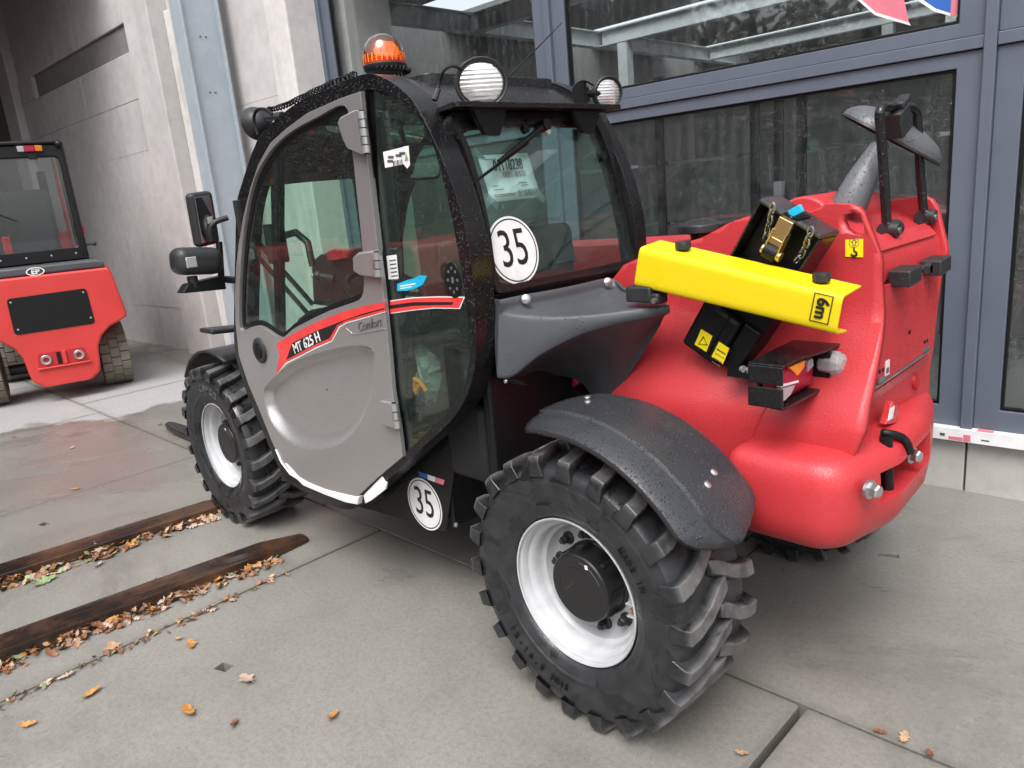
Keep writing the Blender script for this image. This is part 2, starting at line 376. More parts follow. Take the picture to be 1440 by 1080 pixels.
def inset(poly, d):
    """shrink a 2-D polygon by d along its vertex normals (d < 0 grows it)"""
    N = len(poly); area = sum(poly[i][0] * poly[(i + 1) % N][1] - poly[(i + 1) % N][0] * poly[i][1] for i in range(N))
    sg = 1 if area > 0 else -1; out = []
    for i in range(N):
        a, b, c = Vector(poly[i - 1]), Vector(poly[i]), Vector(poly[(i + 1) % N])
        n1 = Vector((-(b - a).y, (b - a).x)); n2 = Vector((-(c - b).y, (c - b).x))
        n1 = n1.normalized() if n1.length > 1e-9 else Vector((0, 0)); n2 = n2.normalized() if n2.length > 1e-9 else Vector((0, 0))
        m = n1 + n2
        m = m.normalized() if m.length > 1e-6 else n1
        k = 1 / max(0.5, m.dot(n1) if n1.length else 1)
        out.append((b.x + sg * m.x * d * k, b.y + sg * m.y * d * k))
    if d > 0.004:                                   # drop points that folded back over a tight corner
        V = [Vector(p) for p in poly]
        def dist(p):
            p = Vector(p); best = 1e9
            for i in range(N):
                a, b = V[i - 1], V[i]; e = b - a; t = 0 if e.length_squared < 1e-14 else max(0, min(1, (p - a).dot(e) / e.length_squared))
                best = min(best, (p - a - e * t).length)
            return best
        out = [p for p in out if dist(p) > d * 0.97]
    return out
YF = lambda p, d: (p[0], d, p[1])            # plates standing along the machine: (x, z) at a depth y
XF = lambda p, d: (d, p[0], p[1])            # plates across the machine: (y, z) at a depth x
ZF = lambda p, d: (p[0], p[1], d)            # lying plates
class MB:
    def __init__(s): s.v = []; s.f = []
    def add(s, v, f):
        o = len(s.v); s.v += [tuple(p) for p in v]; s.f += [tuple(i + o for i in q) for q in f]; return s
    def box(s, c, d, rot=None):
        c = Vector(c); h = Vector(d) / 2; vs = []
        for x in (-1, 1):
            for y in (-1, 1):
                for z in (-1, 1):
                    p = Vector((x * h.x, y * h.y, z * h.z)); p = rot @ p if rot is not None else p; vs.append(c + p)
        return s.add(vs, [(0, 1, 3, 2), (4, 6, 7, 5), (0, 4, 5, 1), (2, 3, 7, 6), (0, 2, 6, 4), (1, 5, 7, 3)])
    def span(s, a, b):
        return s.box([(p + q) / 2 for p, q in zip(a, b)], [abs(q - p) for p, q in zip(a, b)])
    def plate(s, outer, holes, fr, d0, d1):
        loops = [list(outer)] + [list(h) for h in holes]
        tri = tessellate_polygon([[Vector((p[0], p[1], 0)) for p in lp] for lp in loops])
        flat = [p for lp in loops for p in lp]; n = len(flat)
        vs = [fr(p, d0) for p in flat] + [fr(p, d1) for p in flat]
        fs = [tuple(t) for t in tri] + [tuple(i + n for i in reversed(t)) for t in tri]
        o = 0
        for lp in loops:
            m = len(lp)
            for i in range(m):
                j = (i + 1) % m; fs.append((o + i, o + j, n + o + j, n + o + i))
            o += m
        return s.add(vs, fs)
    def tube(s, path, r, n=10, caps=True, closed=False):
        P = [Vector(p) for p in path]; N = len(P); rs = r if isinstance(r, (list, tuple)) else [r] * N
        up = None; vs = []
        for i, p in enumerate(P):
            if closed: t = P[(i + 1) % N] - P[i - 1]
            else: t = P[min(N - 1, i + 1)] - P[max(0, i - 1)]
            t = t.normalized() if t.length > 1e-9 else Vector((0, 0, 1))
            if up is None:
                up = Vector((0, 0, 1)) if abs(t.z) < 0.9 else Vector((1, 0, 0))
            u = (up - t * up.dot(t)); u = u.normalized(); w = t.cross(u); up = u
            for k in range(n):
                a = 2 * math.pi * k / n; vs.append(p + (u * math.cos(a) + w * math.sin(a)) * rs[i])
        fs = []
        for i in range(N if closed else N - 1):
            j = (i + 1) % N
            for k in range(n):
                l = (k + 1) % n; fs.append((i * n + k, i * n + l, j * n + l, j * n + k))
        if caps and not closed: fs += [tuple(reversed(range(n))), tuple(range((N - 1) * n, N * n))]
        return s.add(vs, fs)
    def lathe(s, prof, c=(0, 0, 0), ax=(0, 1, 0), n=48, sx=1.0):
        """prof = (radius, height along the axis) pairs"""
        ax = Vector(ax).normalized(); c = Vector(c)
        u = Vector((0, 0, 1)) if abs(ax.z) < 0.9 else Vector((1, 0, 0)); u = (u - ax * u.dot(ax)).normalized(); w = ax.cross(u)
        vs = []; m = len(prof)
        for k in range(n):
            a = 2 * math.pi * k / n; d = u * math.cos(a) + w * (math.sin(a) * sx)
            for r, h in prof: vs.append(c + d * r + ax * h)
        fs = []
        for k in range(n):
            l = (k + 1) % n
            for i in range(m - 1): fs.append((k * m + i, k * m + i + 1, l * m + i + 1, l * m + i))
        return s.add(vs, fs)
    def cyl(s, a, b, r, n=16):
        a, b = Vector(a), Vector(b); L = (b - a).length
        return s.lathe([(0, 0), (r, 0), (r, L), (0, L)], a, b - a, n)
    def ball(s, c, r, n=16, scale=(1, 1, 1)):
        m = n // 2; vs = []; fs = []
        for i in range(m + 1):
            t = math.pi * i / m
            for k in range(n):
                a = 2 * math.pi * k / n
                vs.append((c[0] + r * scale[0] * math.sin(t) * math.cos(a), c[1] + r * scale[1] * math.sin(t) * math.sin(a), c[2] + r * scale[2] * math.cos(t)))
        for i in range(m):
            for k in range(n):
                l = (k + 1) % n; fs.append((i * n + k, (i + 1) * n + k, (i + 1) * n + l, i * n + l))
        return s.add(vs, fs)
    def grid(s, rows, close=False):
        m = len(rows[0]); vs = [p for r_ in rows for p in r_]; fs = []
        for i in range(len(rows) - 1):
            for k in range(m if close else m - 1):
                l = (k + 1) % m; fs.append((i * m + k, i * m + l, (i + 1) * m + l, (i + 1) * m + k))
        return s.add(vs, fs)
    def build(s, name, mat, parent=None, smooth=True, angle=38, bevel=0.0, seg=2, subsurf=0, solid=0.0, coll=None):
        me = bpy.data.meshes.new(name); me.from_pydata(s.v, [], s.f); me.validate()
        bm = bmesh.new(); bm.from_mesh(me); bmesh.ops.remove_doubles(bm, verts=bm.verts, dist=1e-5)
        bmesh.ops.dissolve_degenerate(bm, dist=1e-6, edges=bm.edges); bmesh.ops.recalc_face_normals(bm, faces=bm.faces); bm.to_mesh(me); bm.free()
        if smooth:
            me.shade_smooth() if hasattr(me, 'shade_smooth') else [setattr(p, 'use_smooth', True) for p in me.polygons]
            if not subsurf: me.set_sharp_from_angle(angle=R(angle))
        o = bpy.data.objects.new(name, me); sc.collection.objects.link(o)
        me.materials.append(M[mat] if isinstance(mat, str) else mat)
        if parent is not None: o.parent = parent
        if solid:
            md = o.modifiers.new('solid', 'SOLIDIFY'); md.thickness = solid; md.offset = 0
        if bevel:
            md = o.modifiers.new('bevel', 'BEVEL'); md.width = bevel; md.segments = seg; md.limit_method = 'ANGLE'; md.angle_limit = R(35)
            wn_ = o.modifiers.new('normals', 'WEIGHTED_NORMAL'); wn_.keep_sharp = True; wn_.weight = 80
        if subsurf:
            md = o.modifiers.new('sub', 'SUBSURF'); md.levels = md.render_levels = subsurf
        return o
def empty(name, loc=(0, 0, 0), rz=0.0, parent=None):
    o = bpy.data.objects.new(name, None); sc.collection.objects.link(o); o.location = loc; o.rotation_euler = (0, 0, rz)
    o.empty_display_size = 0.2
    if parent is not None: o.parent = parent
    return o
def tag(o, label=None, cat=None, group=None, kind=None):
    if label: o['label'] = label
    if cat: o['category'] = cat
    if group: o['group'] = group
    if kind: o['kind'] = kind
    return o
def copy_tree(o, parent=None):
    c = o.copy(); sc.collection.objects.link(c)
    if parent is not None: c.parent = parent
    for ch in [x for x in sc.objects if x.parent == o]: copy_tree(ch, c)
    return c
def carve(o, cutters):
    """cut boxes out of an object, baking the result into its mesh"""
    tmp = []
    for cu in cutters:
        md = o.modifiers.new('cut', 'BOOLEAN'); md.operation = 'DIFFERENCE'; md.object = cu; md.solver = 'EXACT'; tmp.append(cu)
    dg = bpy.context.evaluated_depsgraph_get(); dg.update()
    me = bpy.data.meshes.new_from_object(o.evaluated_get(dg)); o.modifiers.clear(); o.data = me
    for cu in tmp: bpy.data.objects.remove(cu)
    me.set_sharp_from_angle(angle=R(35))
def frame3(c, ex, ey):
    ex = Vector(ex).normalized(); ey = Vector(ey); ez = ex.cross(ey).normalized(); ey = ez.cross(ex)
    return Matrix(((ex.x, ey.x, ez.x, c[0]), (ex.y, ey.y, ez.y, c[1]), (ex.z, ey.z, ez.z, c[2]), (0, 0, 0, 1)))
def text(body, size, c, ex, ey, mat, name, parent, sx=1.0, shear=0.0, bold=0.0, ext=0.0006, space=1.0):
    """flat lettering as a thin mesh, centred on c, reading along ex with ey up"""
    cu = bpy.data.curves.new('lettering', 'FONT'); cu.body = body; cu.size = size; cu.align_x = 'CENTER'; cu.align_y = 'CENTER'
    cu.extrude = ext; cu.offset = bold; cu.shear = shear; cu.space_character = space; cu.resolution_u = 3
    t = bpy.data.objects.new('lettering', cu); sc.collection.objects.link(t)
    dg = bpy.context.evaluated_depsgraph_get(); dg.update()
    me = bpy.data.meshes.new_from_object(t.evaluated_get(dg)); bpy.data.objects.remove(t)
    me.transform(frame3(c, ex, ey) @ Matrix.Diagonal((sx, 1, 1, 1)))
    o = bpy.data.objects.new(name, me); sc.collection.objects.link(o); me.materials.clear(); me.materials.append(M[mat])
    o.parent = parent; return o
def disc2(c, r, n=40, sx=1.0, sy=1.0):
    return [(c[0] + r * sx * math.cos(2 * math.pi * k / n), c[1] + r * sy * math.sin(2 * math.pi * k / n)) for k in range(n)]
def bolt(c, ax, r, h, parent, mat='steel', name='bolt', washer=True):
    m = MB(); ax = Vector(ax).normalized(); c = Vector(c)
    if washer: m.lathe([(0, 0), (r * 1.35, 0), (r * 1.35, h * 0.25), (0, h * 0.25)], c, ax, 18)
    m.lathe([(0, h * 0.25), (r, h * 0.25), (r, h * 0.85), (r * 0.8, h), (0, h)], c, ax, 6)
    return m.build(name, mat, parent, angle=20)

# ------------------------------------------------------------------ ground
yard = MB().span((-300, -300, -0.35), (300, 300, -0.13)).build('yard_ground', 'asphalt', smooth=False); tag(yard, kind='structure')
bed = MB().span((-7.5, -2.6, -0.129), (16.0, 9.0, -0.075)).build('joint_bed', 'joint', smooth=False); tag(bed, kind='structure')
PROT = 0.0252
pav = empty('pavement', (0, 0.452, 0), PROT); tag(pav, kind='structure')
def slab(x0, x1, y0, y1, holes=()):
    g = 0.0045
    x0 += g + random.uniform(-.001, .001); x1 -= g + (0.012 if abs(x1 + 0.428) < 0.06 and y0 == 0.0 else 0); y0 += g; y1 -= g
    dz = random.uniform(-0.0015, 0.0015)
    m = MB().plate(rounded([(x0, y0), (x1, y0), (x1, y1), (x0, y1)], 0.012, 2), holes, ZF, -0.1, dz)
    return m.build('slab', 'ground', pav, smooth=False, bevel=0.005, seg=2)
def socket(cx, cy, w=0.05, d=0.035, a=0.0):
    return [(cx + w * u * math.cos(a) - d * v * math.sin(a), cy + w * u * math.sin(a) + d * v * math.cos(a)) for u, v in ((-.5, -.5), (.5, -.5), (.5, .5), (-.5, .5))]
def to_pav(x, y):
    c, s = math.cos(-PROT), math.sin(-PROT); y -= 0.452
    return (c * x - s * y, s * x + c * y)
SOCK = [to_pav(*p) for p in ((1.111, 1.457), (3.18, 1.54), (-0.311, -0.565), (3.1, -0.6), (5.1, 1.5))]
for row, (y0, y1, off) in enumerate(((-2.9, -1.98, 0.09), (-1.98, 0.0, 0.09), (0.0, 2.0, 1.572), (2.0, 4.0, 0.5), (4.0, 6.0, 1.4), (6.0, 8.0, 0.2))):
    for k in range(-4, 7):
        x0 = off + 2.0 * k - (0.02 if k < 0 and row == 2 else 0); x1 = x0 + 2.0 + (0.02 if k == -1 and row == 2 else 0)
        hs_ = [socket(*p, w=0.055 if i != 2 else 0.075, d=0.04 if i != 2 else 0.03, a=0.3) for i, p in enumerate(SOCK) if x0 + .05 < p[0] < x1 - .05 and y0 + .05 < p[1] < y1 - .05]
        slab(x0, x1, y0, y1, hs_)

# ------------------------------------------------------------------ glazed hall beside the machine (local x along the facade, y out of it)
FA = (-0.152, -1.331, 0.0); FROT = R(2.931)
hall = empty('glazed_hall', FA, FROT)
tag(hall, 'glazed workshop hall with dark grey window frames above a low concrete plinth', 'building')
MUL = [-2.4, -0.2, 2.0, 4.2]
for s in MUL:
    MB().span((s - 0.022, -0.06, 0.3), (s + 0.022, 0.028, 3.55)).build('mullion', 'frame_alu', hall, bevel=0.003)
for i in range(3):
    a, b = MUL[i] + 0.023, MUL[i + 1] - 0.023
    MB().span((a, -0.06, 1.857), (b, 0.018, 1.905)).build('transom', 'frame_alu', hall, bevel=0.003)
    for (z0, z1, bot, top) in ((0.302, 1.855, 0.09, 0.06), (1.907, 3.45, 0.055, 0.09)):
        side = 0.093
        f = MB().plate([(a, z0), (b, z0), (b, z1), (a, z1)], [[(a + side, z0 + bot), (b - side, z0 + bot), (b - side, z1 - top), (a + side, z1 - top)]], YF, -0.055, 0.004)
        fr = f.build('window_frame', 'frame_alu', hall, smooth=False, bevel=0.003)
        MB().plate([(a + side - .004, z0 + bot - .004), (b - side + .004, z0 + bot - .004), (b - side + .004, z1 - top + .004), (a + side - .004, z1 - top + .004)],
                   [[(a + side + .011, z0 + bot + .011), (b - side - .011, z0 + bot + .011), (b - side - .011, z1 - top - .011), (a + side + .011, z1 - top - .011)]], YF, -0.034, -0.008).build('gasket', 'seal', fr, smooth=False)
        MB().span((a + side + .002, -0.030, z0 + bot + .002), (b - side - .002, -0.026, z1 - top - .002)).build('pane', 'glass_facade', fr, smooth=False)
    MB().span((a, -0.06, 3.451), (b, 0.018, 3.499)).build('transom', 'frame_alu', hall, bevel=0.003)
# coloured window film at the top right: the lower tips of two printed shapes
MB().plate([(0.345, 2.25), (0.31, 2.148), (0.24, 2.075), (0.108, 2.008), (0.13, 2.1), (0.16, 2.25)], [], YF, -0.0255, -0.0249).build('red_window_film', 'pink', hall, smooth=False)
MB().plate([(0.352, 2.25), (0.318, 2.142), (0.243, 2.064), (0.1, 1.994), (0.108, 2.008), (0.24, 2.075), (0.31, 2.148), (0.345, 2.25)], [], YF, -0.0255, -0.0249).build('film_border', 'strip', hall, smooth=False)
MB().plate([(0.078, 2.25), (0.062, 2.086), (0.01, 2.04), (-0.043, 2.012), (-0.05, 2.25)], [], YF, -0.0255, -0.0249).build('blue_window_film', 'blue_flag', hall, smooth=False)
MB().plate([(0.09, 2.25), (0.073, 2.08), (0.015, 2.03), (-0.043, 2.002), (-0.043, 2.012), (0.01, 2.04), (0.062, 2.086), (0.078, 2.25)], [], YF, -0.0255, -0.0249).build('film_border', 'strip', hall, smooth=False)
MB().plate([(-0.052, 2.25), (-0.045, 2.0), (-0.078, 2.0), (-0.078, 2.25)], [], YF, -0.0255, -0.0249).build('red_window_film', 'pink', hall, smooth=False)
for i in range(3):
    MB().span((MUL[i] + 0.004, -0.25, -0.12), (MUL[i + 1] - 0.004, -0.002, 0.3)).build('plinth_panel', 'plinth', hall, smooth=False, bevel=0.006)
# the rest of the hall, seen dimly through the glass
MB().span((-6.0, -12.0, 0.02), (7.0, -0.26, 0.06)).build('hall_floor', 'hall_wall', hall, smooth=False)
MB().span((-6.0, -12.2, 0.0), (7.0, -12.0, 3.6)).build('back_wall', 'hall_wall', hall, smooth=False)
MB().span((6.8, -12.0, 0.0), (7.0, -0.4, 3.6)).build('side_wall', 'hall_wall', hall, smooth=False)
MB().span((-6.2, -12.0, 0.0), (-6.0, -0.1, 3.6)).build('side_wall', 'hall_wall', hall, smooth=False)
MB().span((-6.0, -0.2, 0.0), (-2.45, -0.02, 3.6)).build('end_wall', 'plinth', hall, smooth=False)
for k in range(4):   # roof in strips, the gaps between them added to let daylight brighten the hall
    MB().span((-6.2, -12.2 + k * 3.2, 3.6), (7.0, -12.2 + k * 3.2 + 2.1, 3.75)).build('roof_strip', 'hall_wall', hall, smooth=False)
MB().span((-6.2, -0.5, 3.6), (4.2, 0.06, 3.8)).build('roof_edge', 'frame_alu', hall, smooth=False)
def ibeam(p, q, h=0.17, w=0.11, t=0.012):
    p, q = Vector(p), Vector(q); d = (q - p); L = d.length; ex = d.normalized(); ey = Vector((-ex.y, ex.x, 0))
    rot = Matrix((ex, ey, (0, 0, 1))).transposed(); c = (p + q) / 2
    m = MB().box(c + Vector((0, 0, t / 2)), (L, w, t), rot).box(c + Vector((0, 0, h - t / 2)), (L, w, t), rot).box(c + Vector((0, 0, h / 2)), (L, t, h - 2 * t), rot)
    return m.build('mezzanine_beam', 'beam', hall, smooth=False)
for t_ in (-2.0, -4.0, -6.5): ibeam((4.5, t_, 2.99), (-5.9, t_, 2.99))
for s_ in (4.55, 1.2, -2.2): ibeam((s_, -0.35, 2.985), (s_, -8.0, 2.985))
for s_, t_ in ((4.2, -4.0), (0.9, -4.0), (2.2, -6.5), (3.0, -9.0)):
    MB().span((s_ - 0.06, t_ - 0.06, 0.06), (s_ + 0.06, t_ + 0.06, 2.98)).build('mezzanine_post', 'beam', hall, smooth=False)
for s0 in (-1.6, -0.5, 0.6, 2.6):
    MB().span((s0, -4.06, 3.17), (s0 + 0.05, -3.98, 4.2)).build('mezzanine_rail', 'beam', hall, smooth=False)
MB().span((-1.7, -4.05, 3.75), (4.5, -3.99, 3.8)).build('mezzanine_rail', 'beam', hall, smooth=False)
# partition behind the lower windows
ps = [-3.0, -1.6, -0.4, 0.62, 1.80, 2.0, 2.22, 3.2, 4.4]
for a, b in zip(ps[:-1], ps[1:]):
    if b - a < 0.3: 
        MB().span((a + 0.04, -3.09, 0.06), (b - 0.04, -3.06, 2.4)).build('partition_panel', 'hall_wall', hall, smooth=False); continue
    for z0, z1 in ((0.06, 1.02), (1.05, 1.6), (1.63, 2.4)):
        MB().span((a + 0.045, -3.09, z0), (b - 0.045, -3.05, z1)).build('partition_panel', 'hall_wall', hall, smooth=False, bevel=0.004)
for a in ps: MB().span((a - 0.04, -3.12, 0.06), (a + 0.04, -3.03, 2.42)).build('partition_post', 'hall_dark', hall, smooth=False)
MB().span((1.93, -3.0, 0.06), (2.0, -2.94, 1.36)).build('white_panel_edge', 'strip', hall, smooth=False)
MB().span((4.05, -0.55, 0.06), (4.18, -0.12, 3.55)).build('inner_jamb', 'conc_light', hall, smooth=False)

strip = empty('edge_strip', FA, FROT); tag(strip, 'white foam edge protector with pink print along the window sill', 'edge protector')
MB().plate(rounded([(-2.4, 0.246), (4.15, 0.246), (4.15, 0.301), (-2.4, 0.301)], 0.004), [], YF, 0.001, 0.045).build('foam_body', 'strip', strip, bevel=0.004)
for s0 in (-0.225, -1.5, 1.4, 2.9):
    MB().plate([(s0, 0.25), (s0 + 0.028, 0.25), (s0 + 0.028, 0.28), (s0, 0.28)], [], YF, 0.0445, 0.0462).build('pink_mark', 'pink', strip, smooth=False)
    MB().plate([(s0 + 0.03, 0.25), (s0 + 0.085, 0.25), (s0 + 0.085, 0.265), (s0 + 0.03, 0.265)], [], YF, 0.0445, 0.0462).build('pink_mark', 'pink', strip, smooth=False)
    MB().plate([(s0 - 0.08, 0.302), (s0 - 0.02, 0.302), (s0 - 0.02, 0.3025), (s0 - 0.08, 0.3025)], [], YF, 0.01, 0.04).build('pink_mark', 'pink', strip, smooth=False)
    MB().plate([(s0 + 0.1, 0.262), (s0 + 0.12, 0.262), (s0 + 0.12, 0.275), (s0 + 0.1, 0.275)], [], YF, 0.0445, 0.0462).build('grey_mark', 'grey_ink', strip, smooth=False)
    MB().plate([(s0 - 0.07, 0.262), (s0 - 0.04, 0.262), (s0 - 0.04, 0.268), (s0 - 0.07, 0.268)], [], YF, 0.0445, 0.0462).build('grey_mark', 'grey_ink', strip, smooth=False)

# ------------------------------------------------------------------ concrete pilaster, walls, steel column, canopy
pil = empty('concrete_pilaster', FA, FROT); tag(pil, 'pale rain-streaked concrete pilaster at the left end of the glazing', 'pilaster')
MB().span((4.215, -0.3, -0.12), (4.50, 0.285, 4.1)).build('shaft', 'conc_light', pil, smooth=False, bevel=0.012)
wall = empty('concrete_block_wall', FA, FROT); tag(wall, 'grey concrete panel wall with a dark lintel running back under the canopy', 'wall')
zs = [-0.12, 0.5, 1.25, 1.78, 2.30, 2.84]
for i, (z0, z1) in enumerate(zip(zs[:-1], zs[1:])):
    off = 0.0 if i % 2 else 0.9
    xs = [7.73] + [x for x in [7.73 + off + 1.85 * k for k in range(1, 4)] if 7.9 < x < 12.0] + [12.05]
    if off: xs.insert(1, 8.63)
    for a, b in zip(xs[:-1], xs[1:]):
        y = random.uniform(-0.003, 0.003)
        MB().span((a + 0.001, -0.55, z0 + 0.0003), (b - 0.0005, -0.12 + y, z1 - 0.0003)).build('concrete_block', 'conc_wall', wall, smooth=False, bevel=0.002)
for a, b in ((7.73, 9.6), (9.6, 12.05)):
    MB().span((a + .003, -0.55, 2.843), (b - .003, -0.12, 3.33)).build('concrete_block', 'conc_wall', wall, smooth=False, bevel=0.008)
    MB().span((a + .003, -0.55, 3.63), (b - .003, -0.14, 4.8)).build('concrete_block', 'conc_wall', wall, smooth=False, bevel=0.008)
MB().span((7.735, -0.5, 3.333), (11.4, -0.17, 3.627)).build('lintel', 'conc_dark', wall, smooth=False, bevel=0.01)
MB().span((11.403, -0.5, 3.333), (12.05, -0.12, 3.627)).build('concrete_block', 'conc_wall', wall, smooth=False, bevel=0.008)
MB().span((12.053, -0.6, -0.12), (12.6, -0.02, 4.8)).build('end_pier', 'conc_wall', wall, smooth=False, bevel=0.012)
pil2 = empty('concrete_pier', FA, FROT); tag(pil2, 'wide grey concrete pier standing behind the galvanised steel column', 'pier')
MB().span((7.12, -0.55, -0.12), (7.727, 0.0, 4.8)).build('shaft', 'conc_wall', pil2, smooth=False, bevel=0.014)
MB().span((6.55, -0.62, -0.12), (7.117, -0.16, 3.55)).build('rebate', 'conc_light', pil2, smooth=False, bevel=0.012)
MB().span((6.55, -0.62, 3.56), (7.117, -0.20, 4.8)).build('rebate', 'conc_wall', pil2, smooth=False, bevel=0.012)
wall2 = empty('concrete_panel_wall', FA, FROT); tag(wall2, 'smooth pale concrete wall between the steel column and the streaked pilaster', 'wall')
for z0, z1 in ((-0.12, 1.1), (1.1, 2.45), (2.45, 3.9), (3.9, 4.1)):
    MB().span((4.51, -0.5, z0 + .0008), (6.54, -0.06 - random.uniform(0, .003), z1 - .0008)).build('concrete_panel', 'conc_wall', wall2, smooth=False, bevel=0.002)
MB().span((4.51, -0.055, -0.12), (4.62, -0.02, 2.72)).build('edge_rib', 'conc_wall', wall2, smooth=False, bevel=0.004)
col = empty('steel_column', FA, FROT); tag(col, 'galvanised steel H-section column in front of the concrete wall', 'column')
c0, c1 = 5.60, 5.79
MB().span((c0, 0.376, -0.03), (c1, 0.396, 4.8)).build('front_flange', 'galv', col, smooth=False, bevel=0.003)
MB().span((c0, 0.046, -0.03), (c1, 0.066, 4.8)).build('rear_flange', 'galv', col, smooth=False, bevel=0.003)
MB().span((c0 + 0.045, 0.067, -0.03), (c0 + 0.057, 0.375, 4.8)).build('web', 'galv', col, smooth=False)
MB().span((c0 - 0.06, 0.0, -0.03), (c1 + 0.06, 0.44, 0.02)).build('base_plate', 'galv', col, smooth=False, bevel=0.003)
for z in (0.9, 2.55, 3.0):
    for d in (0.14, 0.19):
        MB().cyl((c0 + 0.046, d + 0.05, z), (c0 + 0.036, d + 0.05, z), 0.007, 10).build('rivet', 'grey_ink', col)
canopy = empty('canopy', FA, FROT); tag(canopy, 'high dark canopy roof over the parked red forklift', 'canopy')
MB().span((8.5, -0.6, 4.801), (16.0, 9.5, 5.05)).build('roof_slab', 'ceiling', canopy, smooth=False)
MB().span((8.3, -0.6, 4.7), (8.49, 9.5, 5.1)).build('fascia', 'frame_alu', canopy, smooth=False)
for s_ in (10.0, 12.6):
    MB().span((s_, -0.1, 4.5), (s_ + 0.2, 9.4, 4.8)).build('roof_beam', 'ceiling', canopy, smooth=False)
endw = empty('shed_end_wall', FA, FROT); tag(endw, 'dark far end wall of the covered shed', 'wall')
MB().span((15.0, -0.6, -0.12), (15.3, 9.5, 4.8)).build('wall_panel', 'conc_dark', endw, smooth=False)
MB().span((12.605, -0.5, -0.12), (15.0, -0.3, 4.8)).build('wall_panel', 'conc_dark', endw, smooth=False)
MB().span((6.5, 9.3, -0.12), (15.0, 9.5, 4.8)).build('wall_panel', 'conc_dark', endw, smooth=False)

# ------------------------------------------------------------------ the telehandler (x forward, y to its left, origin on the ground under the rear axle)
tele = empty('telehandler')
tag(tele, 'red compact telehandler with grey cab door and deep lug tyres in front of the glazing', 'telehandler')
T = tele
# ---- chassis
MB().plate(rounded([(-0.42, 0.45), (0.35, 0.38), (2.75, 0.38), (2.75, 0.75), (0.75, 0.80), (0.62, 0.98), (0.05, 1.02), (-0.42, 0.9)], 0.04), [], YF, -0.29, 0.30).build('chassis', 'red_deep', T, bevel=0.01)
MB().tube([(0, -0.44, .4), (0, 0.66, .4)], 0.075, 16).tube([(0, -.2, .4), (0, .2, .4)], 0.15, 16).build('rear_axle', 'black_dry', T)
MB().tube([(2.3, -0.44, .4), (2.3, 0.66, .4)], 0.075, 16).tube([(2.3, -.2, .4), (2.3, .2, .4)], 0.15, 16).build('front_axle', 'black_dry', T)

